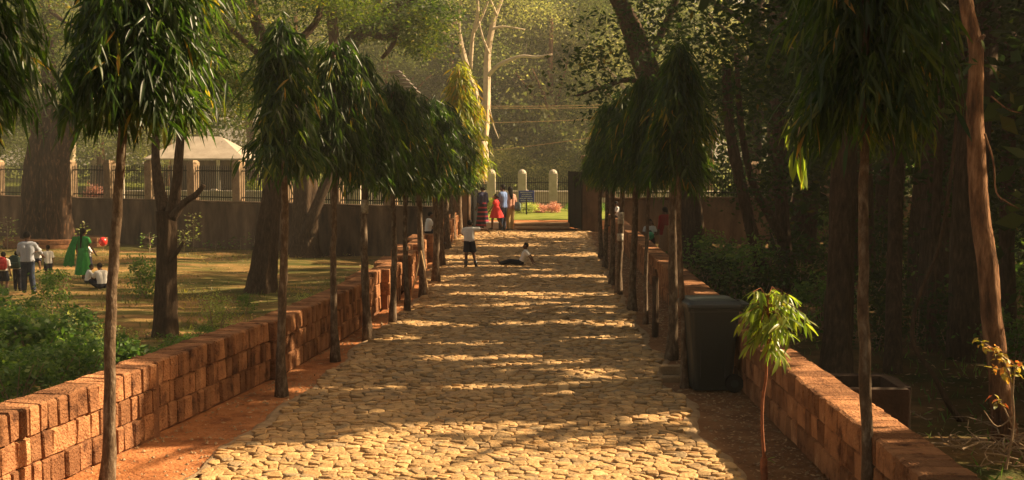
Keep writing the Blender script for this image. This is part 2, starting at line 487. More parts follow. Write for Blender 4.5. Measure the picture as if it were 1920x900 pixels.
for i in range(81):
    x = -110 + 230 * i / 80
    y0 = max(51.2, fence_y(x)) if -7 < x < 6 else fence_y(x) + .05
    for j in range(31):
        y = y0 + (210 - y0) * (j / 30) ** 1.5
        V.append((x, y, ZF + max(0, y - 80) * .01 + (.02 * math.sin(x + y * .8) if 0 < j else 0)))
for i in range(80):
    for j in range(30):
        k = i * 31 + j
        Fc.append((k, k + 31, k + 32, k + 1))
tag(MB().add(V, Fc).build('far_lawn', M['far_lawn'], smooth=True), 'sunlit lawn beyond the gate and fence', kind='structure')
sheet('gate_apron', lambda y: -3.1 - max(0, y - 49.3) * 1.5, lambda y: 2.3 + max(0, y - 48) * 1.0, 47.3, 51.2, 6, 16, lambda x, y: 0.06 if y < 49.5 else .2, M['soil'], 'bare earth just beyond the gate', .0)

# ------------------------------------------------------------------ the cobbled path
def clip_poly(poly, n, d):
    out = []
    for i in range(len(poly)):
        a, b = poly[i], poly[(i + 1) % len(poly)]
        da, db = a[0] * n[0] + a[1] * n[1] - d, b[0] * n[0] + b[1] * n[1] - d
        if da <= 0: out.append(a)
        if da * db < 0:
            t = da / (da - db)
            out.append((a[0] + (b[0] - a[0]) * t, a[1] + (b[1] - a[1]) * t))
    return out
def pz(x, y):
    f = max(0, min(1, (x - plx(y)) / .8, (prx(y) - x) / .8))
    return f * (.02 * math.sin(y * .9 + x * .5) + .015 * math.sin(x * 1.9 + 1) * math.sin(y * .37)) + .006
V, Fc = [], []
NY = 220
for j in range(NY + 1):
    y = 3 + (47.2 - 3) * j / NY
    for i in range(13):
        x = plx(y) + (prx(y) - plx(y)) * i / 12
        V.append((x, y, pz(x, y) + .006 if 0 < i < 12 else -.012))
for j in range(NY):
    for i in range(12):
        k = j * 13 + i
        Fc.append((k, k + 1, k + 14, k + 13))
path = MB().add(V, Fc).build('cobbled_path', M['bed'], smooth=True)
tag(path, 'cobbled path of rounded tan stones leading to the gate', None, None, 'structure')
rows = []
y = 8.0
ri = 0
grid = []
while y < 47.0:
    big = 1.0 if y < 20 else 1.15
    row = []
    x = -3.5 + random.uniform(0, .2)
    while x < 2.2:
        w = random.choice((.08, .10, .12, .145, .17, .21, .13)) * big
        row.append((x + w / 2, y + random.uniform(-.042, .042)))
        x += w
    grid.append(row)
    y += .094 * big + random.uniform(-.015, .015)
pts = [(p[0], p[1], r) for r, row in enumerate(grid) for p in row]
parr = np.array([(p[0], p[1]) for p in pts])
rowid = np.array([p[2] for p in pts])
stones = []
for k, (x, y, r) in enumerate(pts):
    if not (plx(y) + .04 < x < prx(y) - .04): continue
    lo, hi = np.searchsorted(rowid, r - 2), np.searchsorted(rowid, r + 3)
    nb = parr[lo:hi]
    dd = (nb[:, 0] - x) ** 2 * .8 + (nb[:, 1] - y) ** 2
    idx = np.argsort(dd)[1:13]
    poly = [(x - .26, y - .2), (x + .26, y - .2), (x + .26, y + .2), (x - .26, y + .2)]
    for q in nb[idx]:
        nx_, ny_ = q[0] - x, q[1] - y
        ln = math.hypot(nx_, ny_)
        if ln < 1e-6: continue
        nx_, ny_ = nx_ / ln, ny_ / ln
        d = (x + q[0]) / 2 * nx_ + (y + q[1]) / 2 * ny_ - random.uniform(.001, .006)
        poly = clip_poly(poly, (nx_, ny_), d)
        if len(poly) < 3: break
    if len(poly) < 4: continue
    # round the corners once
    rp = []
    for i in range(len(poly)):
        a, b = poly[i], poly[(i + 1) % len(poly)]
        if math.hypot(a[0] - b[0], a[1] - b[1]) < .03:
            rp.append(((a[0] + b[0]) / 2, (a[1] + b[1]) / 2))
            continue
        rp.append((a[0] * .83 + b[0] * .17, a[1] * .83 + b[1] * .17))
        rp.append((a[0] * .17 + b[0] * .83, a[1] * .17 + b[1] * .83))
    if len(rp) < 4: continue
    cx, cy = sum(p[0] for p in rp) / len(rp), sum(p[1] for p in rp) / len(rp)
    stones.append((cx, cy, rp))
def stone_geo(cx, cy, rp, world_off=(0, 0)):
    h = random.uniform(.014, .032)
    tx, ty = random.gauss(0, .08), random.gauss(0, .12)
    zb = pz(cx, cy)
    n = len(rp)
    V, Fc = [], []
    for sc_, hz in ((1.0, -.02), (1.0, .62), (.94, .92), (.72, 1.0)):
        for (px_, py_) in rp:
            dx, dy = (px_ - cx) * sc_, (py_ - cy) * sc_
            z = zb + .004 + (h * hz if hz > 0 else -.02) + (dx * tx + dy * ty if hz > .3 else 0)
            V.append((cx + dx - world_off[0], cy + dy - world_off[1], z))
    for rg in range(3):
        for i in range(n):
            j = (i + 1) % n
            Fc.append((rg * n + i, rg * n + j, (rg + 1) * n + j, (rg + 1) * n + i))
    Fc.append(tuple(3 * n + i for i in range(n)))
    return V, Fc
stones.sort(key=lambda s: (s[1] < 10.1, s[1]))
near = [s for s in stones if s[1] >= 10.1][:300]
nearset = set(id(s) for s in near)
sv, sf, st = [], [], []
for s in stones:
    t = random.random()
    if id(s) in nearset:
        V, Fc = stone_geo(*s, world_off=(s[0], s[1]))
        me = MB().add(V, Fc).mesh('cobble', M['cobble'], True)
        a = me.attributes.new('tint', 'FLOAT', 'POINT')
        a.data.foreach_set('value', [t] * len(V))
        link('cobble', me, path, (s[0], s[1], 0))
    else:
        V, Fc = stone_geo(*s)
        b = len(sv)
        sv += V
        sf += [tuple(i + b for i in f) for f in Fc]
        st += [t] * len(V)
me = MB().add(sv, sf).mesh('cobbles', M['cobble'], True)
a = me.attributes.new('tint', 'FLOAT', 'POINT')
a.data.foreach_set('value', st)
link('cobbles', me, path, kind='stuff')
# mortar lip along both edges
for side, fx in (('edge', plx), ('edge', prx)):
    V, Fc = [], []
    sg = -1 if fx is plx else 1
    k = 0
    yy = 7.5
    while yy < 47.1:
        x = fx(yy)
        w = .05 + .035 * math.sin(yy * 1.1) + random.uniform(-.02, .02)
        for dx, z in ((-.05, .012), (w * .5, .014), (w, .002), (w + .05, -.04)):
            V.append((x + sg * dx, yy, z + random.uniform(-.009, .009)))
        if k:
            for i in range(3):
                a_ = (k - 1) * 4 + i
                Fc.append((a_, a_ + 1, a_ + 5, a_ + 4))
        k += 1
        yy += .16
    MB().add(V, Fc).build('kerb', M['kerb'], path, smooth=True)

# ------------------------------------------------------------------ low laterite walls
def brick_meshes(n):
    out = []
    for i in range(n):
        me = MB().cbox((0, 0, 0), (1, 1, 1), .065, jit=.022).mesh('brick', M['laterite'])
        a_ = me.attributes.new('tint', 'FLOAT', 'POINT')
        a_.data.foreach_set('value', [(i + .5) / n] * len(me.vertices))
        out.append(me)
    return out
BM = brick_meshes(9)
BMV = [(np.array([v.co[:] for v in m.vertices]), [tuple(p.vertices) for p in m.polygons]) for m in BM]
def low_wall(name, label, fx, y0, y1, heights, thick, side, bw, steps, gap, n_solo_from, zbot, rough=.009):
    """a wall of upright laterite blocks; 'heights' are the course heights, the top course oversails a little"""
    root = empty(name, (fx(15), 15, 0), label, 'wall')
    off = Vector((fx(15), 15, 0))
    sv, sf, st = [], [], []
    core = MB()
    solo = 0
    def place_x(ym):
        sx = 0.0
        for (ya, yb, dx) in steps:
            if ya <= ym < yb: sx = dx
        return fx(ym) + sx, -math.atan((fx(ym + .3) - fx(ym - .3)) / .6)
    y = y0
    while y < y1:
        x, ang = place_x(y + .1)
        core.box((x, y + .1, (sum(heights) - .05 + zbot) / 2), (thick - .05, .212, sum(heights) - .05 - zbot), Matrix.Rotation(ang, 3, 'Z'))
        y += .2
    jobs = []
    z = 0.0
    for ci, h in enumerate(heights):
        y = y0 + random.uniform(0, bw)
        while y < y1:
            w = bw * random.choice((.7, .8, .9, 1.0, 1.15, 1.35))
            jobs.append((y + w / 2, w, z, h, ci == len(heights) - 1))
            y += w
        z += h
    jobs.sort()
    for (ym, w, z, h, top) in jobs:
        x, ang = place_x(ym)
        rot = Matrix.Rotation(ang, 3, 'Z')
        th = thick + (.03 if top else 0) + random.uniform(-2, 2) * rough
        size = (th, w - gap * random.uniform(.4, 1.3), h - gap * random.uniform(.5, 1.0))
        c = Vector((x + random.uniform(-1, 1) * rough, ym, z + h / 2 + (random.uniform(-.7, .7) * rough if top else 0)))
        k = random.randrange(len(BM))
        if ym >= n_solo_from and solo < 300:
            o = link('brick', BM[k], root, c - off)
            o.scale = size
            o.rotation_euler = (random.gauss(0, .004), random.gauss(0, rough), ang + random.gauss(0, rough))
            solo += 1
        else:
            V0, F0 = BMV[k]
            P = (V0 * np.array(size)) @ np.array(rot).T + np.array(c - off)
            b = len(sv)
            sv += [tuple(p) for p in P]
            sf += [tuple(i + b for i in f) for f in F0]
            st += [(k + .5) / len(BM)] * len(P)
    core.build('mortar_core', M['mortar'], root, off=off)
    me = MB().add(sv, sf).mesh('bricks', M['laterite'])
    a_ = me.attributes.new('tint', 'FLOAT', 'POINT')
    a_.data.foreach_set('value', st)
    link('bricks', me, root, kind='stuff')
    return root
STEPS_L = [(12.15, 15.3, -.07), (21.2, 22.6, -.14), (24.2, 25.6, -.20), (25.6, 27.4, .02), (27.4, 29.2, -.2), (31, 33, -.2), (36, 38, -.2)]
low_wall('laterite_wall', 'low wall of upright red laterite blocks left of the path', lambda y: wl(y) - .16, 5.0, 46.4, (.24, .23, .24), .32, 1, .165, STEPS_L, .006, 9.6, ZL)
low_wall('laterite_wall', 'low red laterite wall right of the path behind the dustbin', lambda y: wr(y) + .17, 5.0, 46.4, (.22, .22, .22), .34, -1, .24, [], .004, 8.6, ZR, .003)

# ------------------------------------------------------------------ where the sun gets through the canopy (leaves cut out of the crowns to shape the light)
TE = math.tan(SUN_E)
def px_patch(x0, x1, y0, y1):
    p0, p1 = gnd((x0 + x1) / 2, y1), gnd((x0 + x1) / 2, y0)
    a_, b_ = gnd(x0, (y0 + y1) / 2), gnd(x1, (y0 + y1) / 2)
    return ((a_.x + b_.x) / 2, (p0.y + p1.y) / 2, (b_.x - a_.x) / 2, max(.13, (p1.y - p0.y) / 2))
PATCH = [px_patch(*p) for p in [(985, 1160, 629, 642), (860, 970, 654, 664), (700, 830, 628, 638), (705, 775, 643, 651), (790, 980, 694, 705), (980, 1045, 692, 703),
        (1035, 1145, 704, 720), (1040, 1260, 714, 724), (1130, 1176, 696, 704), (835, 1015, 501, 512), (840, 1000, 538, 548), (860, 1160, 548, 560), (880, 1010, 454, 464),
        (640, 760, 772, 782), (1000, 1130, 818, 830), (560, 760, 826, 836), (640, 700, 655, 672), (560, 640, 742, 752)]]
PATCH += [(-1.2, 38.5, 1.2, .5), (0, 43, 1.6, .9), (-1.5, 46.5, 3, .6), (1.0, 35.3, .8, .25), (-3.2, 23.8, .8, .5), (-3.3, 27.4, .8, .4), (-3.0, 31, .8, .4)]
def sun_mask(P):
    """True where a leaf at P would shade a spot that the photograph shows in full sun"""
    gx = P[:, 0] - P[:, 2] * math.cos(SUN_A) / TE
    gy = P[:, 1] - P[:, 2] * math.sin(SUN_A) / TE
    m = (gy > 9.3) & (gy < 11.72 + .10 * np.sin(gx * 3) + .06 * np.sin(gx * 9)) & (gx < 2.2)
    m |= (gy > 9.3) & (gy < 12.6) & (gx > 1.35) & (gx < 2.1) & (P[:, 0] > 3.0)
    tA = math.tan(SUN_A)
    m |= (np.abs(gy - (14.1 + tA * (gx - 5.0))) < .30) & (gx > -2) & (gx < 5.6) & (P[:, 0] > 5.35)
    m |= (np.abs(gy - (12.4 + tA * (gx - 4.4))) < .30) & (gx > 2.6) & (gx < 4.4) & (P[:, 0] > 4.9)
    for cx, cy, rx, ry in PATCH:
        m |= ((gx - cx) / rx) ** 2 + ((gy - cy) / ry) ** 2 < 1
    pn = np.sin(gy * 5.3 + .5 * gx) + np.sin(gy * 3.1 - .35 * gx + 1) + .9 * np.sin(gx * 1.7 + gy * .9) + .7 * np.sin(gx * 3.1 - gy * 1.3 + 2)
    m |= (np.abs(gx + .6) < 2.6) & (gy > 12.5) & (gy < 47) & (np.sin(gy * 5.3 + .25 * gx) + np.sin(gy * 3.1 - .15 * gx + 1) + .6 * np.sin(gx * 1.3 + gy * .9) + .6 * np.sin(gy * 12 + gx * .8) + .3 * np.sin(gx * 6 + gy * 3) > .12)
    m |= (gx < -1.4) & (gx > -4.6) & (gy > 22) & (gy < 46) & (P[:, 0] > 3.2) & (pn > -.2)
    m |= (gx < -3.2) & (gx > -10) & (gy > 9) & (gy < 40) & (pn + .8 * np.sin(gx * 4 + gy * 6) > 1.1)
    lawn = (gx < -3.6) & (gy > 24) & (gy < 62)
    n = np.sin(gy * 1.3 + .25 * gx) + np.sin(gy * .57 + 1.2 + .1 * gx) + .8 * np.sin(gx * .8 + gy * 2.7) + .5 * np.sin(gx * 1.9 - gy * 1.1)
    thr = np.interp(gy, [24, 34, 40, 44, 60], [1.9, 1.2, .4, -.9, -1.2])
    thr = thr + np.where((gx < -10.2) & (gy < 43.5), 2.2, 0) + np.where((gx < -20) & (gy < 58), 1.9, 0)
    m |= lawn & (n > thr)
    m |= (gy > 47.5) & (gx < 1.6)
    m |= (gy > 52) & (gx < 6)
    return m

# ------------------------------------------------------------------ trees
def curve(pts, n=4):
    """smooth a list of (Vector, r) by Catmull-Rom"""
    out = []
    for i in range(len(pts) - 1):
        p0, p1, p2, p3 = pts[max(i - 1, 0)], pts[i], pts[i + 1], pts[min(i + 2, len(pts) - 1)]
        for k in range(n):
            t = k / n
            f = lambda a, b, c, d: .5 * ((2 * b) + (-a + c) * t + (2 * a - 5 * b + 4 * c - d) * t * t + (-a + 3 * b - 3 * c + d) * t ** 3)
            v = Vector([f(p0[0][j], p1[0][j], p2[0][j], p3[0][j]) for j in range(3)])
            out.append((v, f(p0[1], p1[1], p2[1], p3[1])))
    out.append(pts[-1])
    return out
def limb(mb, pts, n=9, wob=.0, bump=.06, sm=4):
    c = curve([(Vector(p), r) for p, r in pts], sm)
    if n >= 11 and pts[0][1] > .18: n = 26
    P = [p + Vector((random.gauss(0, wob), random.gauss(0, wob), 0)) for p, r in c]
    mb.tube(P, [max(r, .004) for p, r in c], n, bump)
def pxl(pts, Y, dy=0.0):
    """image points (px, py, width px) laid at distance Y; dy lets the limb lean away"""
    k = len(pts)
    out = []
    for i, (x, y, w) in enumerate(pts):
        Yi = Y + dy * i / max(1, k - 1)
        out.append((at(x, y, Yi), w * mpp(Yi) / 2))
    return out
def cloud(blobs, n, ncl, spread, flat=.6, r=rng, shell=.45):
    """leaf positions gathered in clumps within ellipsoids (centre, radii, weight)"""
    wts = np.array([b[2] for b in blobs], float)
    wts /= wts.sum()
    Ps, cid = [], []
    base = 0
    for (c, rad, _), w in zip(blobs, wts):
        m = max(2, int(ncl * w))
        u = nrm(r.normal(size=(m, 3)))
        cc = np.array(c) + u * (r.random((m, 1)) ** shell) * np.array(rad)
        k = max(4, int(n * w))
        ci = r.integers(0, m, k)
        sp = spread * r.uniform(.6, 1.5, m)
        P = cc[ci] + r.normal(size=(k, 3)) * np.array([1, 1, flat]) * sp[ci][:, None]
        Ps.append(P)
        cid.append(ci + base)
        base += m
    return np.concatenate(Ps), np.concatenate(cid)
def crown_leaves(name, blobs, n, ncl, spread, size, mat, flat=.6, aspect=.45, cull=None, off=None, six=False, droop=.3, bias=0.0, level=0.0):
    P, cid = cloud(blobs, n, ncl, spread, flat)
    if cull is not None:
        keep = ~cull(P)
        P, cid = P[keep], cid[keep]
    k = len(P)
    D = rng.normal(size=(k, 3))
    D[:, 2] = D[:, 2] * .5 - droop
    N = rng.normal(size=(k, 3)) * (.9 - level) + np.array([0, 0, .7 + level])
    ct = rng.random(cid.max() + 1 if k else 1)
    tint = np.clip(.55 * ct[cid] + .45 * rng.random(k) + bias, 0, 1)
    L = size * rng.uniform(.6, 1.35, k)
    if off is not None: P = P - np.array(off)
    return leaf_mesh(name, P, D, N, L, L * aspect, mat, tint, six)

def mast_crown(h, rmax, n_tw, n_lf, leaf, seed, mat, lop=(0, 0), young=0.0, shape=None):
    """drooping column crown: twigs leave the stem, arch over and hang; long narrow leaves hang from them. z from 0 (lowest leaf) to h"""
    r = np.random.default_rng(seed)
    Ps, Ds, T = [], [], []
    tw = MB()
    nbr = max(14, n_tw // 6)
    br = [((q + r.random()) / nbr, (q * 2.4 + r.normal() * .5) % 6.2832, r.uniform(.42, 1.22)) for q in range(nbr)]
    for i in range(n_tw):
        tb, ab, sb = br[i % nbr]
        t = min(1, max(0, tb + r.normal() * .03))
        az = (ab + r.normal() * .27) % 6.2832
        prof = np.interp(t, [0, .15, .4, .7, .9, 1], shape or [.90, 1.0, 1.0, .90, .70, .42])
        rad = rmax * prof * sb * r.uniform(.55, 1.08)
        top = h * (.14 + .84 * t)
        hang = h * r.uniform(.10, .30)
        ca, sa = math.cos(az), math.sin(az)
        c0 = np.array([0, 0, top])
        c1 = np.array([ca * rad * .75 + lop[0] * rad * .2, sa * rad * .75 + lop[1] * rad * .2, top + hang * r.uniform(.1, .6)])
        c2 = np.array([ca * rad + lop[0] * rad * .35, sa * rad + lop[1] * rad * .35, max(top - hang, r.uniform(.04, .2) * h)])
        u = np.linspace(.2, 1, n_lf) + r.uniform(-.03, .03, n_lf)
        Q = ((1 - u) ** 2)[:, None] * c0 + (2 * u * (1 - u))[:, None] * c1 + (u ** 2)[:, None] * c2
        tan = nrm(2 * (1 - u)[:, None] * (c1 - c0) + 2 * u[:, None] * (c2 - c1))
        side = nrm(np.cross(tan, np.array([0, 0, 1.0]) + r.normal(size=(n_lf, 3)) * .2))
        sg = np.where(np.arange(n_lf) % 2 == 0, 1, -1)[:, None]
        out = np.array([ca, sa, 0]) * r.uniform(.1, .6)
        D = tan * .6 + side * sg * .6 + out + np.array([0, 0, -.85]) + r.normal(size=(n_lf, 3)) * .42
        Ps.append(Q + r.normal(size=(n_lf, 3)) * .035)
        Ds.append(D)
        ct = r.random()
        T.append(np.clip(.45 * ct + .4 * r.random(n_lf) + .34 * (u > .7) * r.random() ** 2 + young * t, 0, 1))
        if i % 2 == 0:
            tw.tube([tuple(c0), tuple((c0 + 2 * c1 + c2) / 4), tuple(c2)], [.008, .005, .003], 3, cap=False)
    P, D, T = np.concatenate(Ps), np.concatenate(Ds), np.concatenate(T)
    k = len(P)
    N = np.stack([P[:, 0], P[:, 1], np.full(k, .25)], 1) + r.normal(size=(k, 3)) * .6
    L = leaf * r.uniform(.55, 1.3, k)
    return leaf_mesh('crown', P, D, N, L, L * r.uniform(.11, .18, k), mat, T, six=True, fold=.22, droop=.25), tw

def mast_tree(label, base, h_bot, h_top, crown_me, twigs, ch, lean, tr, group, bands=(), rz=0.0, cw=1.0, mat='bark_young', name='mast_tree'):
    root = empty(name, base, label, 'tree', group)
    t = MB()
    z1 = h_bot + (h_top - h_bot) * .9
    pts = []
    ph = random.uniform(0, 6)
    for i in range(9):
        u = i / 8
        wob = .018 * math.sin(ph + u * 7)
        pts.append((Vector((lean[0] * u + wob, lean[1] * u + .015 * math.cos(ph + u * 6), -.05 + (z1 + .05) * u)), tr * (1.18 - .62 * u) * (1.5 if i == 0 else 1)))
    limb(t, pts, 9, .004, .08, 3)
    t.build('trunk', M[mat], root, smooth=True)
    c = link('crown', crown_me, root, (lean[0] * .8, lean[1] * .8, h_bot), kind='stuff')
    s = (h_top - h_bot) / ch
    c.scale = (cw, cw, s)
    c.rotation_euler = (0, 0, rz)
    for (z, hh) in bands:
        u = z / z1
        b = MB()
        P = [(lean[0] * (z + q * hh) / z1, lean[1] * (z + q * hh) / z1, z + q * hh) for q in (0, .33, .66, 1)]
        b.tube(P, [tr * (1.27 - .62 * u)] * 4, 10, .04)
        b.build('limewash_band', M['limewash'], root, smooth=True)
    return root

CH = 2.0
SHP = [None, [.82, .97, 1.0, .92, .76, .5], [.95, 1.0, .86, .8, .7, .42], [.7, .92, 1.0, .98, .86, .6], [1.0, .98, .9, .84, .62, .4], [.85, 1.0, .92, .95, .75, .5]]
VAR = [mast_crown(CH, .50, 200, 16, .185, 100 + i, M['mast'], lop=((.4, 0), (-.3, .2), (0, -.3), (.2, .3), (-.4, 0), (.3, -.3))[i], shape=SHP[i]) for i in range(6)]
for me, tw in VAR:
    pass
LG, RG = 'mast trees in a row along the left wall', 'mast trees in a row along the right wall'
def stand(px, py, bot_px, top_px, half_w, label, var, group, tr_px=16, lean_px=0, bands_px=(), base_y=None):
    b = gnd(px, py)
    bot_px -= 6
    k = mpp(b.y)
    zz = lambda yy: at(px, yy, b.y).z
    me, tw = VAR[(var + int(px)) % 6]
    return mast_tree(label, b, zz(bot_px), zz(top_px), me, tw, CH, (lean_px * k, random.uniform(-.1, .1)), tr_px * .84 * k / 2, group,
                     [(zz(y1), (y1 - y0) * k) for y0, y1 in bands_px], random.uniform(0, 6.28), half_w * (1.2 if group is LG else 1.06) * random.uniform(.92, 1.08) * k / .50)
# left row, from the camera
L1c, L1t = mast_crown(2.0, .66, 320, 19, .18, 301, M['mast'], lop=(.8, 0), young=-.05)
b = at(200, 937, 10.0)
b.z = 0
mast_tree('nearest mast tree of the left row, its crown fanning out to the right', b, at(243, 262, 10).z, at(243, -190, 10).z, L1c, L1t, 2.0, (.25, .05), .045, LG, (), 0, 1.0, 'bark_young')
b = at(-62, 1080, 8.2)
b.z = 0
mast_tree('mast tree cut by the left picture edge, only leaf tips showing', b, at(0, 260, 8.2).z, at(0, -260, 8.2).z, L1c, L1t, 2.0, (0.02, 0), .045, LG, (), 2.0, .85)
stand(530, 740, 352, 36, 76, 'second mast tree of the left row, dark narrow crown on a straight black stem', 0, LG, 19, 12)
stand(628, 678, 354, 70, 64, 'third mast tree of the left row, between two straight dark stems', 1, LG, 15, 4)
stand(688, 637, 372, 100, 56, 'mast tree of the left row with a lime painted band below its crown', 2, LG, 17, -4, [(374, 400), (606, 617)])
stand(737, 608, 376, 150, 50, 'thin mast tree of the left row, next beyond the lime banded one', 3, LG, 13, 2)
stand(762, 586, 380, 165, 46, 'very thin mast tree of the left row just before the cane propped one', 0, LG, 11, 0, [(358, 366), (462, 470)])
stand(792, 557, 385, 175, 46, 'mast tree of the left row propped by two thin canes', 1, LG, 14, -6)
stand(817, 530, 378, 185, 46, 'mast tree of the left row standing just beyond the cane props', 2, LG, 14, 0)
stand(828, 500, 378, 195, 44, 'mast tree of the left row level with the standing boy', 3, LG, 12, 0)
stand(838, 468, 376, 205, 42, 'short stemmed mast tree of the left row just beyond the standing boy', 0, LG, 12, 0)
stand(849, 449, 372, 215, 40, 'farthest mast tree of the left row, in shade near the gate', 1, LG, 10, 0)
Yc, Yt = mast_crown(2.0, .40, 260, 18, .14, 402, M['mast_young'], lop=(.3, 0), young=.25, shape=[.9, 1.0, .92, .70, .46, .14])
b = gnd(860, 441)
k = mpp(b.y)
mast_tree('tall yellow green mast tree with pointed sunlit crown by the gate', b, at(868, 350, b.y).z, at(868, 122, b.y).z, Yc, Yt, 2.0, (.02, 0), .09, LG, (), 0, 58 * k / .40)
# cane props
cr = empty('cane_prop', gnd(770, 560), 'two thin canes leaning on a young tree stem beside the left wall', 'plant stake')
mb = MB()
for (xa, ya, xb, yb) in ((770, 560, 789, 470), (803, 553, 789, 470)):
    Y = gnd(792, 557).y - .12
    pa, pb = at(xa, ya, Y), at(xb, yb, Y + .05)
    mb = MB()
    mb.tube([pa, (pa + pb) / 2 + Vector((.01, 0, .01)), pb], [.017, .016, .014], 6)
    mb.build('cane', M['cane'], cr, off=cr.location)
# right row
stand(1126, 484, 360, 215, 34, 'farthest mast tree of the right row, nearest the gate', 2, RG, 9, 0)
stand(1136, 502, 362, 205, 36, 'second mast tree of the right row from the gate', 3, RG, 9, 0)
stand(1147, 534, 364, 190, 42, 'mast tree of the right row level with the seated boy', 0, RG, 11, 0)
stand(1160, 553, 366, 170, 48, 'mast tree of the right row with one sunlit stem edge and a lime band', 1, RG, 13, 8, [(398, 420), (438, 452)])
stand(1187, 582, 368, 155, 54, 'dark stout mast tree of the right row beyond the pair by the bin', 2, RG, 15, 2)
stand(1212, 606, 372, 140, 44, 'thin mast tree of the right row standing left of the stub stake', 3, RG, 9, 0)
stand(1258, 674, 360, 95, 64, 'thicker of two mast trees standing just behind the dustbin', 0, RG, 20, 4)
stand(1281, 726, 378, 75, 66, 'slimmer of two mast trees touching the dustbin side', 1, RG, 13, -14)
Rc, Rt = mast_crown(2.0, .62, 280, 18, .175, 505, M['mast'], lop=(-.2, 0))
b = at(1628, 978, 9.3)
b.z = 0
mast_tree('nearest mast tree of the right row, thin dark stem before the wall top', b, at(1620, 300, 9.3).z, at(1600, -260, 9.3).z, Rc, Rt, 2.0, (-.12, .02), .042, RG, (), 1.0, 1.0)
# cut stub stake
b = gnd(1228, 632)
st_ = empty('tree_stake', b, 'broken dark stub stake standing in the right soil strip', 'stake')
mb = MB()
mb.tube([(0, 0, -.1), (.01, 0, .5), (0, .01, .92)], [.05, .045, .05], 8, .1)
mb.build('post', M['bark'], st_)
mb = MB()
mb.tube([(0, .0, .9), (.0, .0, 1.02)], [.045, .02], 6, .2)
mb.build('broken_tip', M['bark_red'], st_)

def big_tree(name, label, base, limbs, blobs, nleaf, ncl, spread, size, leafm, bark, group=None, cull=None, flat=.6, aspect=.45, bump=.07, nseg=11, droop=.3, level=0.0, bias=0.0, six=False):
    root = empty(name, base, label, 'tree', group)
    t = MB()
    for pts in limbs:
        limb(t, pts, nseg, .0, bump)
    t.build('trunk', M[bark], root, smooth=True, off=base)
    if blobs:
        me = crown_leaves('crown', blobs, nleaf, ncl, spread, size, M[leafm], flat, aspect, cull, base, six, droop, bias, level)
        link('crown', me, root, kind='stuff')
    return root
def B(px, py, Y, rx, ry, rz, w=1.0):
    return (tuple(at(px, py, Y)), (rx * mpp(Y), ry, rz * mpp(Y)), w)

# --- left garden trees
YA = 54.0
base = at(105, 466, YA)
base.z = ZL
limbs = [pxl([(70, 472, 74), (68, 420, 48), (66, 340, 42), (72, 285, 38), (80, 245, 34)], YA, .3), pxl([(78, 262, 32), (60, 205, 25), (38, 150, 19), (14, 85, 13), (-6, 10, 8)], YA + .2, 1),
         pxl([(82, 262, 28), (92, 190, 24), (90, 95, 22), (84, 0, 17), (80, -90, 10)], YA + .3, 1),
         pxl([(116, 472, 52), (114, 400, 38), (112, 325, 33), (118, 275, 35), (140, 215, 31), (170, 163, 25), (215, 108, 15), (262, 55, 8)], YA - .8, -2),
         pxl([(92, 470, 34), (89, 400, 24), (89, 330, 22), (95, 280, 20), (108, 230, 16), (134, 160, 11), (160, 105, 6)], YA - .2, -.6), pxl([(95, 20, 9), (120, 40, 7), (170, 62, 6), (230, 80, 4)], YA - 1, -2)]
blobs = [B(60, 40, YA + 1, 190, 5, 110, 2), B(230, 120, YA, 150, 4, 80, 1.2), B(350, 180, YA + 1, 130, 4, 70, .8), B(10, 200, YA, 60, 3, 60, .5), B(170, 230, YA + 1, 70, 3, 50, .35), B(430, 90, YA + 1, 120, 4, 90, .8)]
big_tree('rain_tree', 'huge many stemmed tree with a sunlit orange flank by the boundary wall', base, limbs, blobs, 34000, 240, .60, .22, 'feather', 'bark_mid', flat=.22, aspect=.4, bump=.1, nseg=12, level=.5)
YB = 26.7
base = at(309, 636, YB)
base.z = ZL
limbs = [pxl([(309, 655, 56), (310, 590, 42), (312, 500, 36), (314, 430, 36), (312, 395, 38)], YB), pxl([(310, 400, 26), (300, 360, 22), (292, 300, 16), (294, 220, 14), (300, 100, 11), (320, -60, 7)], YB, 1),
         pxl([(318, 410, 26), (330, 360, 20), (336, 290, 17), (345, 190, 13), (360, 60, 10), (380, -60, 6)], YB, -1),
         pxl([(322, 410, 18), (345, 380, 13), (366, 366, 11), (383, 347, 8)], YB - .3), pxl([(318, 490, 9), (334, 470, 8), (345, 452, 5)], YB - .2)]
blobs = [B(360, 40, YB, 120, 1.6, 80, 1), B(430, 150, YB, 80, 1.2, 50, .5), B(300, -30, YB, 150, 1.6, 70, .8)]
big_tree('forked_tree', 'dark forked tree with a bare stub limb on the left lawn', base, limbs, blobs, 11000, 150, .3, .10, 'feather', 'bark', flat=.15, aspect=.36, level=.6)
YC = 35.5
base = at(490, 558, YC)
base.z = ZL
limbs = [pxl([(484, 566, 84), (489, 545, 58), (496, 490, 46), (504, 420, 40), (512, 350, 36), (520, 250, 32), (518, 120, 26), (480, 40, 20), (468, -60, 14)], YC), pxl([(518, 150, 16), (560, 80, 14), (598, 30, 12), (612, -60, 8)], YC, 1),
         pxl([(505, 120, 12), (440, 60, 10), (404, 20, 10), (396, -60, 8)], YC, -1)]
blobs = [B(450, 10, YC, 120, 2.5, 60, .8), B(600, 0, YC, 110, 2.5, 60, .6), B(430, 150, YC + 2, 80, 2, 100, .9)]
big_tree('leaning_tree', 'thick leaning trunk with flared foot on the left lawn', base, limbs, blobs, 13000, 150, .42, .13, 'feather', 'bark', flat=.18, aspect=.36, level=.5)
YD = 49.0
base = at(570, 478, YD)
base.z = ZL
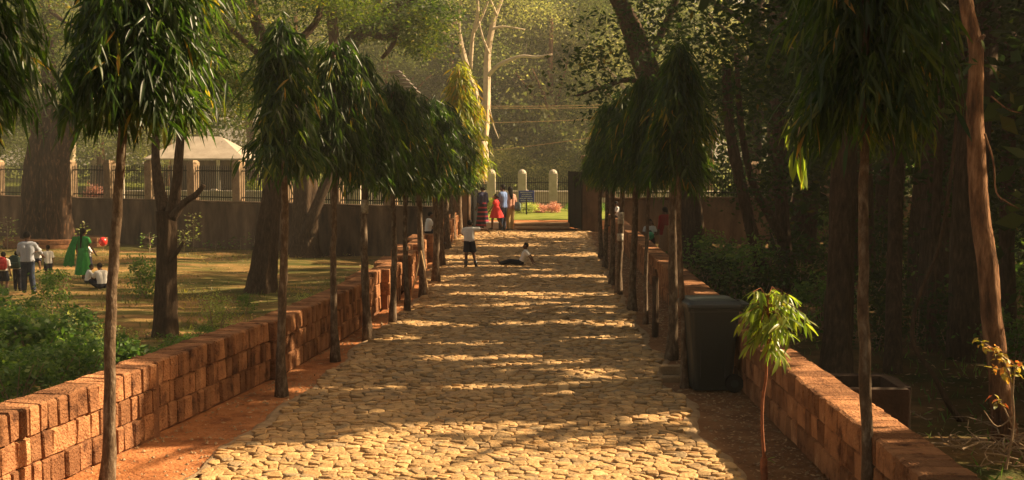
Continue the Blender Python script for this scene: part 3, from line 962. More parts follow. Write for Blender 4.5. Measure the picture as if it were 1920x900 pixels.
limbs = [pxl([(568, 488, 84), (570, 465, 56), (572, 420, 46), (574, 350, 42), (580, 260, 36), (620, 160, 30), (650, 90, 26), (700, 40, 24), (765, 0, 22), (830, -60, 14)], YD), pxl([(576, 440, 26), (592, 390, 20), (608, 350, 18), (640, 260, 16), (628, 90, 18), (622, 20, 18), (618, -60, 14)], YD - .5, -1),
         pxl([(690, 60, 14), (728, 70, 12), (745, 40, 10), (738, 80, 9), (716, 110, 7)], YD - .5), pxl([(655, 100, 16), (700, 30, 13), (722, -40, 9)], YD + .4)]
blobs = [B(720, 20, YD, 110, 3, 50, 1.2), B(800, 40, YD, 60, 2, 40, .6), B(640, 20, YD, 80, 3, 60, .7), B(770, 80, YD, 50, 2, 30, .4)]
big_tree('spreading_tree', 'stout tree behind the left row with a big limb slanting over the path', base, limbs, blobs, 13000, 170, .42, .16, 'feather', 'bark', flat=.3, aspect=.4, level=.3)
# more trees behind the left boundary wall, by kind of place
# --- the pale tree beyond the gate
YP = 66.0
base = at(903, 322, YP)
base.z = ZF
limbs = [pxl([(903, 345, 28), (903, 300, 25), (902, 265, 23)], YP), pxl([(897, 262, 15), (893, 225, 14), (892, 180, 13), (879, 140, 11), (866, 90, 9), (858, 50, 7), (838, 5, 5), (825, -40, 3)], YP),
         pxl([(907, 262, 16), (911, 210, 15), (913, 150, 13), (915, 95, 12), (926, 40, 9), (940, 0, 7), (960, -50, 5)], YP, 1), pxl([(916, 142, 8), (935, 122, 8), (975, 106, 6), (1005, 107, 5), (1035, 102, 3)], YP - .6, -1),
         pxl([(866, 88, 6), (840, 66, 5), (815, 53, 3)], YP - .5), pxl([(862, 60, 5), (848, 48, 4), (836, 42, 3)], YP - .3), pxl([(861, 62, 5), (862, 20, 4), (870, -20, 3)], YP - .3), pxl([(882, 130, 8), (886, 70, 7), (896, 20, 6), (890, -40, 4)], YP + 1),
         pxl([(889, 60, 6), (904, 30, 5), (920, -10, 3)], YP + 1), pxl([(922, 55, 6), (945, 50, 4), (985, 56, 2.5)], YP), pxl([(917, 100, 5), (905, 70, 4), (898, 40, 3)], YP), pxl([(918, 205, 3), (925, 235, 2.5), (935, 260, 2)], YP - .4),
         pxl([(932, 30, 5), (915, -10, 4), (900, -40, 3)], YP)]
blobs = [B(880, -20, YP, 120, 3, 40, 1), B(970, 10, YP, 80, 3, 40, .6)]
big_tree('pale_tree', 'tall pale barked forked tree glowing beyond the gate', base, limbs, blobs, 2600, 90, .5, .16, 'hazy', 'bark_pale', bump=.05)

# --- woods beyond the fence: shared crowns
FARV = []
for i in range(5):
    r_ = [(3.6, 5.2), (3.0, 6.0), (4.2, 4.6), (2.8, 5.0), (3.4, 6.4)][i]
    blobs = [((0, 0, 4.2 + r_[1] * .5), (r_[0], r_[0], r_[1]), 2.0)]
    for q in range(7):
        a_ = rng.random() * 6.28
        blobs.append(((math.cos(a_) * r_[0] * .8, math.sin(a_) * r_[0] * .8, rng.uniform(2.2, 4.2 + r_[1])), (r_[0] * .55, r_[0] * .55, r_[1] * .32), .8))
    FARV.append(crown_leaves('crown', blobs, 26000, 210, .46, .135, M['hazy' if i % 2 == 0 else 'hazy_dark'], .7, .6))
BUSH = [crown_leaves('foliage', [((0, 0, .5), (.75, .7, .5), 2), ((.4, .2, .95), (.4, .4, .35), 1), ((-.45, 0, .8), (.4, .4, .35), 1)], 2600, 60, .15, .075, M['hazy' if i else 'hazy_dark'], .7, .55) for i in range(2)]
FART = []
for i in range(3):
    mb = MB()
    limb(mb, [(Vector((0, 0, -.3)), .30), (Vector((.1, 0, 2)), .22), (Vector((.2, .2, 5)), .17), (Vector((-.1, .1, 9)), .08)], 8, 0, .06)
    for q in range(5):
        a_ = random.uniform(0, 6.28)
        z0 = random.uniform(2.2, 5.5)
        limb(mb, [(Vector((.1, .1, z0)), .11), (Vector((math.cos(a_) * 1.4, math.sin(a_) * 1.4, z0 + 1.5)), .07), (Vector((math.cos(a_) * 2.6, math.sin(a_) * 2.6, z0 + 2.6)), .03)], 6, 0, .05)
    FART.append(mb.mesh('trunk', M['bark_pale' if i == 1 else 'bark_red'], True))
def far_tree(x, y, z, s, var, hz=1.0, label='hazy sunlit tree in the woods beyond the gate and fence', group='trees in the woods beyond the gate'):
    root = empty('woodland_tree', (x, y, z), label, 'tree', group, random.uniform(0, 6.28))
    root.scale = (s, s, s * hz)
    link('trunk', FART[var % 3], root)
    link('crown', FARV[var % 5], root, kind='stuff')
    return root
k = 0
for row_y, n, sc_ in ((73, 11, 1.0), (84, 12, 1.2), (98, 13, 1.45)):
    for i in range(n):
        fx = (i + .5 + random.uniform(-.3, .3)) / n
        px_ = -120 + fx * 2200
        p = at(px_, 400, row_y + random.uniform(-4, 4))
        if row_y == 73 and (780 < px_ < 980 or 180 < px_ < 600): continue
        far_tree(p.x, p.y, ZF, sc_ * random.uniform(.85, 1.15), random.randrange(5), random.uniform(.95, 1.25))
        k += 1
for i in range(20):
    px_ = 660 + i * 42 if i < 16 else (985, 1012, 1040, 960)[i - 16]
    p = at(px_, 340, 69 + (i % 3) * 1.5 if i < 16 else 84 + i % 3)
    root = empty('woodland_shrub', (p.x, p.y, ZF), 'pale green bush filling the gap below the trees beyond the stone posts', 'shrub', 'bushes beyond the stone posts', random.uniform(0, 6))
    sz_ = random.uniform(1.5, 2.3) * (1 if i < 16 else 2.1)
    root.scale = (sz_, sz_, sz_ * random.uniform(.9, 1.4))
    link('foliage', BUSH[i % 2], root, kind='stuff')
for px_, Y_, v_ in ((975, 90, 1), (1035, 94, 3), (1100, 91, 1), (850, 92, 3), (760, 95, 1)):
    p = at(px_, 340, Y_)
    far_tree(p.x, p.y, ZF - .6, 1.25, v_, 1.15)
# far-off wood that reads as one mass
P, cid = cloud([((x, 122 + 4 * math.sin(x), 9 + 2 * math.sin(x * .2)), (8, 5, 13), 1) for x in range(-66, 72, 8)], 60000, 1500, .9, .7, rng, .4)
ct = rng.random(cid.max() + 1)
L = rng.uniform(.3, .75, len(P))
me = leaf_mesh('far_wood', P, rng.normal(size=P.shape), rng.normal(size=P.shape) + np.array([0, 0, .6]), L, L * .6, M['hazy_dark'], np.clip(.6 * ct[cid] + .4 * rng.random(len(P)), 0, 1))
tag(link('far_wood', me), 'far off wood closing the view behind everything', 'wood', None, 'stuff')

# --- the dark wood right of the path
RW = 'trees of the dark wood right of the path'
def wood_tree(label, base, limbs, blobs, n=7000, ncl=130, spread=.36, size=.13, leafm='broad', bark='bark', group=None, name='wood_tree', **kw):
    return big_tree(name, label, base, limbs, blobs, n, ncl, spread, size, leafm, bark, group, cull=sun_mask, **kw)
def rb(px, py): return gnd(px, py, ZR)
b = rb(1568, 706)
Y = b.y
wood_tree('broad black trunk standing behind the masonry pit', b, [pxl([(1566, 716, 66), (1570, 640, 52), (1576, 500, 48), (1580, 350, 46), (1585, 200, 44), (1570, 50, 40), (1540, -120, 30), (1500, -300, 18)], Y, 1), pxl([(1582, 120, 22), (1640, 0, 18), (1700, -120, 12)], Y, 2)],
          [B(1560, -60, Y, 230, 2.2, 150, 1), B(1700, 60, Y + 2, 180, 2, 130, .8), B(1440, 120, Y + 2, 130, 1.6, 110, .6), B(1500, -300, Y, 300, 2.5, 180, 1.2)], 15000, 230)
b = rb(1675, 700)
Y = b.y
wood_tree('slim straight black trunk just right of the broad one', b, [pxl([(1674, 708, 38), (1676, 560, 30), (1680, 380, 27), (1684, 200, 24), (1700, 0, 18), (1710, -160, 10)], Y, 2)], [B(1720, -40, Y + 2, 180, 2, 140, 1), B(1800, 160, Y + 4, 110, 2, 90, .4)], 7000, 120)
b = rb(1478, 546)
Y = b.y
wood_tree('trunk forking low, seen left of the broad black trunk', b, [pxl([(1480, 552, 34), (1474, 500, 25), (1470, 440, 25), (1462, 340, 24), (1460, 220, 22), (1450, 60, 16)], Y, 1), pxl([(1468, 450, 18), (1440, 400, 16), (1410, 340, 14), (1390, 240, 12), (1380, 100, 8)], Y - .4, -1)],
          [B(1440, 130, Y, 150, 3, 130, 1), B(1520, 300, Y + 1, 70, 2, 60, .3), B(1380, 20, Y, 120, 3, 90, .7)], 9000, 150, .4, .15)
b = rb(1432, 556)
Y = b.y
wood_tree('slanting trunk beside the forked one, seen above the sapling', b, [pxl([(1436, 564, 34), (1428, 500, 26), (1408, 430, 22), (1390, 350, 20), (1368, 240, 18), (1362, 120, 14)], Y)], [B(1360, 150, Y, 110, 2.5, 110, 1), B(1400, 330, Y + .5, 60, 1.5, 50, .25)], 6000, 110, .4, .13)
b = rb(1300, 496)
Y = b.y
wood_tree('big dark tree leaning out over the path from the right', b, [pxl([(1302, 504, 60), (1298, 440, 44), (1286, 350, 42), (1262, 260, 42), (1232, 180, 42), (1206, 110, 40), (1180, 40, 34), (1150, -20, 26), (1120, -100, 16)], Y),
          pxl([(1225, 165, 14), (1180, 150, 10), (1140, 160, 7), (1080, 180, 4)], Y - 1, -1), pxl([(1210, 120, 16), (1260, 20, 14), (1290, -80, 8)], Y)],
          [B(1110, 130, Y - 1, 75, 2, 40, .5), B(1085, 175, Y - 1, 55, 1.6, 22, .3), B(1150, 80, Y - 1, 60, 2, 40, .35), B(1270, 60, Y, 110, 3, 110, 1.3), B(1340, 180, Y, 110, 3, 100, 1.1), B(1240, -80, Y, 160, 3, 90, 1)], 13000, 230, .38, .17)
YT = 14.0
b = at(1884, 836, YT)
b.z = ZR
wood_tree('reddish trunk lit along its right edge near the picture edge', b, [pxl([(1887, 848, 54), (1880, 770, 44), (1872, 690, 40), (1860, 600, 38), (1852, 500, 38), (1838, 400, 36), (1832, 310, 34), (1828, 200, 30), (1830, 90, 27), (1812, 10, 26), (1800, -120, 22), (1790, -300, 12)], YT, .5),
          pxl([(1836, 80, 10), (1842, 70, 8), (1846, 66, 5)], YT), pxl([(1846, 250, 4), (1862, 300, 3.5), (1868, 360, 3), (1890, 380, 2.5), (1912, 392, 2)], YT - .2), pxl([(1858, 180, 3), (1890, 205, 2.5), (1915, 212, 2)], YT - .2)],
          [B(1920, 60, YT - 2, 70, .8, 90, .4), B(1800, -260, YT, 300, 2, 150, 1.4)], 6000, 90, .3, .11, bark='bark_red', bump=.05)
def trail(mb, pts, Y): limb(mb, pxl(pts, Y), 7, 0, .05)
b = rb(1748, 660)
Y = b.y
wood_tree('thin black trunk right of the slim straight one', b, [pxl([(1746, 668, 22), (1750, 500, 18), (1760, 300, 16), (1765, 60, 12)], Y)], [B(1780, 40, Y, 140, 2, 150, 1), B(1840, 330, Y + 1, 60, 1.5, 90, .3)], 5000, 90)
b = rb(1868, 640)
Y = b.y
wood_tree('black trunk partly hidden behind the reddish lit one', b, [pxl([(1890, 650, 34), (1888, 480, 28), (1890, 300, 26), (1895, 60, 20)], Y)], [B(1900, 60, Y, 130, 2, 150, 1), B(1890, 420, Y + 1, 50, 1.5, 60, .25)], 5000, 90)
b = gnd(1790, 790, ZR)
Y = b.y
lr = empty('bent_sapling', b, 'thin crooked bare stem bending up beside the masonry pit', 'tree')
mb = MB()
limb(mb, pxl([(1812, 800, 16), (1780, 760, 12), (1748, 700, 9), (1714, 650, 9), (1712, 600, 8), (1728, 540, 8), (1758, 470, 8), (1776, 380, 7), (1790, 260, 6), (1800, 120, 5)], Y), 7, 0, .08)
mb.build('trunk', M['bark'], lr, smooth=True, off=b)
# unseen to half-seen members of the wood: the mass that shades the path
WT = []
for i in range(3):
    mb = MB()
    limb(mb, [(Vector((0, 0, -.3)), .24), (Vector((.1, .1, 2)), .19), (Vector((0, .2, 5)), .14), (Vector((.2, 0, 9)), .07)], 8, 0, .07)
    for q in range(5):
        a_ = random.uniform(0, 6.28)
        z0 = random.uniform(2.4, 6)
        limb(mb, [(Vector((.05, .1, z0)), .08), (Vector((math.cos(a_) * 1.2, math.sin(a_) * 1.2, z0 + 1)), .05), (Vector((math.cos(a_) * 2.2, math.sin(a_) * 2.2, z0 + 1.5)), .02)], 6, 0, .05)
    WT.append(mb.mesh('trunk', M['bark'], True))
def filler(x, y, h, rad, low, n=5200):
    root = empty('wood_tree', (x, y, ZR), 'dark leafy tree deep in the wood right of the path', 'tree', RW)
    o = link('trunk', WT[random.randrange(3)], root)
    s = h / 10
    o.scale = (max(.7, s), max(.7, s), s)
    o.rotation_euler = (0, 0, random.uniform(0, 6.28))
    zc = (h + low) / 2
    blobs = [((x, y, ZR + zc), (rad, rad, (h - low) / 2), 2)]
    for q in range(4):
        a_ = random.uniform(0, 6.28)
        blobs.append(((x + math.cos(a_) * rad * .7, y + math.sin(a_) * rad * .7, ZR + random.uniform(low, h)), (rad * .55, rad * .55, (h - low) * .2), .6))
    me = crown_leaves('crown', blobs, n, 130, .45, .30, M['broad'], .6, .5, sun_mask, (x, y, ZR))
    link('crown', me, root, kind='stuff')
random.seed(21)
for (x, y, h, rad, low) in [(7.0, 9.9, 9, 1.9, 3.2), (9.8, 17.0, 10.5, 2.3, 2.4), (7.2, 16.8, 10, 2.3, 2.6), (12, 19.5, 11, 2.6, 1.6), (6.6, 20, 10, 2.3, 3.4), (9.6, 21.5, 11, 2.6, 1.2), (7.4, 24.5, 10.5, 2.4, 3.0), (11, 25.5, 11, 2.7, .8),
                            (8.2, 28.5, 11, 2.5, 2.2), (12, 30, 11.5, 2.8, .6), (8.0, 33.5, 11, 2.5, 2.8), (11.5, 35.5, 11.5, 2.8, .6), (7.6, 38.5, 10.5, 2.4, 3), (11.2, 41, 11, 2.8, .8), (15, 21, 12, 3, .2), (15.5, 28, 12, 3, .2), (15, 34, 12, 3, .2), (15, 40, 12, 3, .2),
                            (15, 18.8, 11, 2.7, .8), (19, 24, 13, 3.2, .2), (19, 32, 13, 3.2, .2), (19, 39, 13, 3.2, .2), (8, 8.6, 9, 2.0, 3.4), (6.5, 6.0, 9, 2.2, 3), (10.5, 5.5, 10, 2.4, 2.5), (16, 11.5, 12, 2.8, 1), (8.0, 44.2, 11, 2.6, 1.5), (11.6, 44.3, 11.5, 2.8, .8), (15.3, 44.5, 12, 3, .4), (19.5, 45, 13, 3.2, .4), (8.6, 52, 10, 2.6, .3), (12.6, 53.5, 10, 2.8, .3), (17, 55.5, 10, 3, .3), (23, 36, 13, 3.4, .2), (23, 28, 13, 3.4, .2)]:
    filler(x + random.uniform(-.3, .3), y + random.uniform(-.3, .3), h * (1.75 if y > 26 and x < 13 else 1.35), rad * 1.12, low, 9500 if y > 26 and x < 13 else 7000)
# understory shrubs in the wood
SHV = []
for i in range(4):
    SHV.append(crown_leaves('foliage', [((0, 0, .5), (.7, .7, .5), 2), ((.3, .2, .9), (.4, .4, .3), 1), ((-.35, 0, .75), (.4, .4, .35), 1)], 900, 34, .16, .11, M['broad' if i % 2 else 'weed'], .7, .5))
STV = []
for i in range(2):
    mb = MB()
    for q in range(7):
        a_ = random.uniform(0, 6.28)
        mb.tube([(0, 0, -.05), (math.cos(a_) * .2, math.sin(a_) * .2, .45), (math.cos(a_) * .42, math.sin(a_) * .42, .85)], [.014, .010, .005], 5)
    STV.append(mb.mesh('stem', M['twig']))
def shrub(name, x, y, z, s, label, group, var, sz=1.0):
    root = empty(name, (x, y, z), label, 'shrub', group, random.uniform(0, 6.28))
    root.scale = (s, s, s * sz)
    link('foliage', SHV[var], root, kind='stuff')
    link('stem', STV[var % 2], root)
    return root
for (px_, py_, s) in [(1340, 520, 1.0), (1380, 560, 1.1), (1330, 560, .8), (1420, 600, .8), (1500, 560, 1.0), (1540, 620, .8), (1620, 600, .9), (1640, 660, .7), (1720, 640, .8), (1780, 660, .9), (1800, 600, 1.1), (1840, 560, 1.2), (1700, 560, 1.2), (1610, 520, 1.2), (1900, 620, 1.0), (1470, 500, 1.3), (1560, 490, 1.3), (1650, 500, 1.4), (1760, 500, 1.5), (1860, 500, 1.5), (1900, 700, .7)]:
    b = gnd(px_, py_, ZR)
    shrub('undergrowth_shrub', b.x, b.y, ZR, s * random.uniform(.9, 1.2), 'dark low shrub growing among the trunks of the wood', 'shrubs under the trees right of the path', random.randrange(4))

# ------------------------------------------------------------------ boundary walls, iron fence, gate
ctx_bars = {}
bar_me = MB()
bar_me.box((0, 0, .5), (.03, .03, 1.0)).add([(-.02, -.02, 1), (.02, -.02, 1), (.02, .02, 1), (-.02, .02, 1), (0, 0, 1.10)], [(0, 1, 4), (1, 2, 4), (2, 3, 4), (3, 0, 4), (3, 2, 1, 0)])
BAR = bar_me.mesh('bar', M['iron'])
def pier_mesh(h, w, round_top, mat):
    mb = MB()
    mb.cbox((0, 0, h / 2), (w, w, h), .02)
    if round_top:
        mb.ball((0, 0, h - .01), (w * .5, w * .5, w * .48), 12, 8)
    else:
        mb.add([(-w * .5, -w * .5, h + .002), (w * .5, -w * .5, h + .002), (w * .5, w * .5, h + .002), (-w * .5, w * .5, h + .002), (-w * .28, -w * .28, h + .12), (w * .28, -w * .28, h + .12), (w * .28, w * .28, h + .12), (-w * .28, w * .28, h + .12)],
               [(0, 1, 5, 4), (1, 2, 6, 5), (2, 3, 7, 6), (3, 0, 4, 7), (4, 5, 6, 7)])
    return mb.mesh('pier', mat)
def fence_wall(name, label, A, Bp, zbase, ztop, zpier, n_pan, solo_bars, group, mat='plaster', pmat='pier', pw=.46, bar_gap=.105, thick=.34, bars=True, round_top=False):
    A, Bp = Vector(A), Vector(Bp)
    d = (Bp - A)
    Ln = d.length
    d.normalize()
    ang = math.atan2(d.y, d.x)
    root = empty(name, (A.x, A.y, 0), label, 'wall', group, ang)
    mb = MB()
    mb.cbox((Ln / 2, 0, (zbase + ztop) / 2), (Ln, thick, ztop - zbase), .02)
    mb.build('plinth_wall', M[mat], root)
    mb = MB()
    mb.cbox((Ln / 2, 0, ztop + .045), (Ln, thick + .1, .09), .015)
    mb.build('coping', M[mat], root)
    pm = pier_mesh(zpier - ztop - .09, pw, round_top, M[pmat])
    stuff = MB()
    for i in range(n_pan + 1):
        x = Ln * i / n_pan
        link('pier', pm, root, (x, 0, ztop + .088))
        if i == n_pan or not bars: continue
        x2 = Ln * (i + 1) / n_pan
        for zr in (.16, zpier - ztop - .42):
            r_ = MB()
            r_.box(((x + x2) / 2, 0, ztop + .09 + zr), (x2 - x - pw, .045, .045))
            r_.build('rail', M['iron'], root)
        nb_ = int((x2 - x - pw) / bar_gap)
        for k in range(nb_):
            bx = x + pw / 2 + (x2 - x - pw) * (k + .5) / nb_
            hb = zpier - ztop - .30
            if solo_bars:
                o = link('bar', BAR, root, (bx, .002, ztop + .10))
                o.scale = (1, 1, hb)
            else:
                stuff.box((bx, .002, ztop + .10 + hb / 2), (.022, .022, hb))
    if bars and not solo_bars:
        stuff.build('bars', M['iron'], root, kind='stuff')
    return root
GY = 47.0
ext = (-2.99, GY + .2)
fence_wall('boundary_wall', 'plastered boundary wall with iron bar fence and square piers left of the gate', (-3.55, GY + .15, 0), (-28.6, 62.6, 0), ZL - .3, .80, 2.48, 11, True, None, pw=.40)
fence_wall('boundary_wall', 'brown boundary wall with fence piers right of the gate, behind the trunks', (2.35, GY + .15, 0), (24, 50.5, 0), ZR - .3, 1.15, 2.45, 8, False, None)
# across the road
o = fence_wall('far_fence', 'grey wall with round topped posts across the road beyond the gate', (-22, 64.5, 0), (20, 64.5, 0), 0, .95, 1.02, 8, False, None, 'grey_stone', 'grey_stone', .4, bars=False)
ff = empty('post_fence', (0, 63.4, ZF), 'row of pale round topped stone posts with iron bars beyond the gate', 'fence')
pm = pier_mesh(1.72, .42, True, M['grey_stone'])
pp = [at(x_, 338, 63.4).x for x_ in (690, 748, 806, 863, 921, 979, 1037, 1095, 1153, 1211)]
stf = MB()
for i, x_ in enumerate(pp):
    link('stone_post', pm, ff, (x_, 0, 0))
    if i:
        x0 = pp[i - 1]
        for zr in (.25, 1.25):
            MB().box(((x0 + x_) / 2, 0, zr), (x_ - x0 - .4, .035, .035)).build('rail', M['iron'], ff)
        nb_ = 11
        for k in range(nb_):
            bx = x0 + .21 + (x_ - x0 - .42) * (k + .5) / nb_
            stf.box((bx, .002, .78), (.018, .018, 1.5))
stf.build('bars', M['iron'], ff, kind='stuff')

# gate: two pillars and two black sheet leaves swung open
for px_, lab in ((866, 'brown stone gate pillar left of the opening'), (1107, 'brown stone gate pillar right of the opening')):
    b = at(px_, 436, GY)
    gp = empty('gate_pillar', (b.x, GY, 0), lab, 'pillar', 'gate pillars')
    MB().cbox((0, 0, 1.3), (.62, .6, 2.7), .03).build('shaft', M['plaster'], gp)
    MB().cbox((0, 0, 2.72), (.74, .72, .14), .03).build('cap', M['pier'], gp)
def gate_leaf(label, hinge, free, ztop):
    h, f = Vector(hinge), Vector(free)
    d = f - h
    w = d.length
    root = empty('gate_leaf', h, label, 'gate', 'black gate leaves', math.atan2(d.y, d.x))
    MB().box((w / 2, 0, ztop / 2 + .03), (w - .08, .012, ztop - .1)).build('sheet', M['iron'], root)
    fr = MB()
    for x in (.03, w / 2, w - .03): fr.box((x, 0, ztop / 2 + .04), (.06, .05, ztop))
    for z in (.09, ztop * .36, ztop * .7, ztop): fr.box((w / 2, 0, z), (w - .13, .046, .05))
    fr.build('frame', M['iron'], root)
    MB().tube([(w - .1, -.05, ztop * .5), (w - .1, -.09, ztop * .5 + .03), (w - .1, -.09, ztop * .5 + .15), (w - .1, -.05, ztop * .5 + .18)], .012, 6).build('handle', M['iron'], root)
a_, c_ = at(1091, 436, GY - .3), at(1066, 432, GY + 1.6)
gate_leaf('right black sheet metal gate leaf swung open', (a_.x, GY - .3, 0.02), (c_.x, GY + 1.6, 0.02), 2.14)
a_, c_ = at(876, 436, GY - .3), at(896, 432, GY + 1.6)
gate_leaf('left black sheet metal gate leaf swung open', (a_.x, GY - .3, 0.02), (c_.x, GY + 1.6, 0.02), 2.1)
# threshold steps, white block
for i, (y0, z, h, d_) in enumerate(((47.55, 0, .12, .5), (48.1, 0, .24, .6))):
    xa, xb = at(964, 430, y0).x, at(1068, 430, y0).x
    s_ = MB().cbox(((xa + xb) / 2, y0 + d_ / 2, h / 2), (xb - xa, d_, h), .02).build('stone_step', M['step'])
    tag(s_, ('lower', 'upper')[i] + ' long orange stone step across the gate opening', 'step', 'steps at the gate')
xa, xb = at(907, 430, 47.6).x, at(943, 430, 47.6).x
s_ = MB().cbox(((xa + xb) / 2, 47.75, .15), (xb - xa, .3, .30), .02).build('white_block', M['white_paint'])
tag(s_, 'white painted block on the ground beside the gate feet of the group', 'block')
xa = at(852, 440, 44).x
s_ = MB().cbox((xa, 44, .32), (.13, .06, .64), .015).build('white_stone', M['white_paint'])
tag(s_, 'small white marker stone at the far end of the left row', 'marker stone')

# blue notice board
sb = at(987, 412, 56)
sg = empty('notice_board', (sb.x, 56, ZF), 'blue notice board with white lines of lettering on a thin post', 'sign')
MB().tube([(0, 0, -.05), (0, 0, .7)], .03, 8).build('post', M['iron'], sg)
bw, bh = 29 * mpp(56), 21 * mpp(56)
zc = at(987, 368, 56).z - ZF
MB().cbox((0, 0, zc), (bw, .03, bh), .006).build('board', M['sign_blue'], sg)
MB().tube([(0, .03, .6), (0, .03, zc)], .025, 8).build('bracket', M['iron'], sg)
lt = MB()
r3 = random.Random(3)
for ln in range(5):
    z = zc + bh * (.36 - ln * .18)
    half = bw * (.40, .30, .34, .44, .36)[ln]
    x = -half
    while x < half - .01:
        w = r3.uniform(.018, .036)
        lt.box((x + w / 2, -.018, z - .012), (.007, .006, .03))
        if r3.random() < .8: lt.box((x + w / 2 + .006, -.0182, z - .018), (w * .6, .006, .008))
        if r3.random() < .5: lt.box((x + w, -.0184, z - .006), (.006, .006, .022))
        x += w + .006
    # head line that joins the letters of each word
    x = -half
    while x < half:
        w = min(r3.uniform(.10, .2), half - x)
        lt.box((x + w / 2, -.0178, z + .006), (w, .006, .009))
        x += w + .03
lt.build('lettering', M['sign_white'], sg)

# pavilion roof and low wall beyond the left fence
pv = at(384, 300, 70)
pr = empty('pavilion', (pv.x, 70, ZF), 'pale hip roofed pavilion beyond the left fence', 'building')
k = mpp(70)
zr0, zr1 = at(380, 297, 70).z - ZF, at(380, 256, 70).z - ZF
w_, d_ = 92 * k, 2.2
MB().add([(-w_, -d_, zr0), (w_, -d_, zr0), (w_, d_, zr0), (-w_, d_, zr0), (-w_ * .35, 0, zr1), (w_ * .35, 0, zr1), (-w_, -d_, zr0 - .08), (w_, -d_, zr0 - .08), (w_, d_, zr0 - .08), (-w_, d_, zr0 - .08)],
         [(0, 1, 5, 4), (1, 2, 5), (2, 3, 4, 5), (3, 0, 4), (6, 7, 1, 0), (7, 8, 2, 1), (8, 9, 3, 2), (9, 6, 0, 3), (9, 8, 7, 6)]).build('roof', M['roof_pale'], pr)
for x_ in (-.9, -.45, 0, .45, .9):
    MB().cbox((x_ * w_, -d_ * .85, zr0 / 2 - .05), (.16, .16, zr0 - .09), .01).build('column', M['grey_stone'], pr)
MB().cbox((0, d_ * .8, zr0 / 2 - .05), (w_ * 1.8, .15, zr0 - .1), .01).build('back_wall', M['plaster'], pr)
MB().cbox((0, -d_ * 1.2, .25), (w_ * 2.6, .25, .5), .02).build('plinth', M['grey_stone'], pr)
# dark slatted hut top above the left row
hb = at(758, 330, 58)
hr = empty('watch_hut', (hb.x, 58, ZF), 'dark tiled hut top peeping over the left row', 'hut')
k = mpp(58)
zt = at(745, 136, 58).z - ZF
for i in range(6):
    z = zt - i * .17
    MB().cbox(((i - 2.5) * .16, 0, z), (.55, 1.2 + i * .1, .06), .015, Matrix.Rotation(R(-8 + i * 2), 3, 'Y')).build('tile', M['tile_dark'], hr)
for x_ in (-.4, .45):
    MB().cbox((x_, .3, (zt - 1.1) / 2), (.14, .14, zt - 1.1), .01).build('post', M['bark'], hr)
MB().cbox((0, .3, zt - 1.0), (1.2, .14, .14), .01).build('beam', M['bark'], hr)

# overhead wires
def wire(pa, Ya, pb, Yb, sag, label):
    a_, b_ = at(*pa, Ya), at(*pb, Yb)
    P = [a_.lerp(b_, t / 12) - Vector((0, 0, sag * 4 * (t / 12) * (1 - t / 12))) for t in range(13)]
    o = MB().tube(P, .011, 5).build('overhead_wire', M['cane'])
    tag(o, label, 'wire', 'overhead wires beyond the gate')
wire((800, 196), 58, (1190, 194), 58, .1, 'upper of two overhead wires stretched level beyond the gate')
wire((800, 199), 58.4, (1190, 199), 58.4, .1, 'lower of two overhead wires stretched level beyond the gate')
wire((860, 231), 60, (1200, 219), 55, .05, 'overhead wire rising gently to the right beyond the gate')
wire((880, 286), 60, (1180, 247), 50, .06, 'lowest overhead wire slanting up to the right beyond the gate')

# planting beyond the gate and fence
def leafy(name, label, cat, base, blobs, n, ncl, spread, size, mat, group=None, stem=True, aspect=.5):
    root = empty(name, base, label, cat, group)
    me = crown_leaves('foliage', [((c[0], c[1], c[2]), r_, w) for c, r_, w in blobs], n, ncl, spread, size, M[mat], .7, aspect)
    link('foliage', me, root, kind='stuff')
    if stem:
        mb = MB()
        for (c, r_, w) in blobs:
            for q in range(3):
                mb.tube([(c[0] * .2, c[1] * .2, -.05), (c[0] * .7, c[1] * .7, c[2] * .5), (c[0] + random.uniform(-.5, .5) * r_[0], c[1], c[2] + r_[2] * .4)], [.02, .015, .008], 5)
        mb.build('stem', M['twig'], root)
    return root
def low_hedge(px0, px1, py, Y, h, d_, mat, label, name='flower_bed', cat='hedge', n=2600, size=.07):
    a_, b_ = at(px0, py, Y), at(px1, py, Y)
    c = (a_ + b_) / 2
    hw = (b_.x - a_.x) / 2
    nb_ = max(2, int(hw / .3))
    blobs = [((-hw + (i + .5) * 2 * hw / nb_, random.uniform(-.1, .1), h * random.uniform(.45, .6)), (hw / nb_ * 1.1, d_, h * .5), 1) for i in range(nb_)]
    return leafy(name, label, cat, (c.x, Y, ZF), blobs, n, 60, .08, size, mat)
low_hedge(1004, 1050, 405, 58, .42, .5, 'pink_leaf', 'low mound of pink flowering hedge right of the notice board', n=2600)
low_hedge(958, 1008, 410, 57.2, .48, .5, 'weed_pale', 'low yellow green hedge at the foot of the notice board', n=2200)
low_hedge(908, 940, 405, 57, .85, .5, 'mast_young', 'rounded yellow green bush behind the red dressed girl', n=2000)
low_hedge(1062, 1140, 400, 60, .4, .5, 'weed', 'dark green low hedge beyond the right gate leaf', n=1800)
b = at(178, 372, 68)
leafy('reddish_shrub', 'reddish brown leaved shrub behind the left fence bars', 'shrub', (b.x, 68, ZF), [((0, 0, .7), (.5, .4, .45), 1), ((.35, 0, .5), (.4, .3, .3), .6), ((-.3, 0, .5), (.3, .3, .3), .5)], 1800, 40, .12, .12, 'pink_leaf')
b = at(475, 372, 66)
leafy('yellow_shrub', 'yellow green shrub behind the left fence bars', 'shrub', (b.x, 66, ZF), [((0, 0, .8), (.8, .5, .6), 1), ((.5, 0, .6), (.5, .4, .4), .6), ((-.5, 0, .45), (.4, .4, .35), .5)], 2600, 50, .13, .11, 'mast_young')
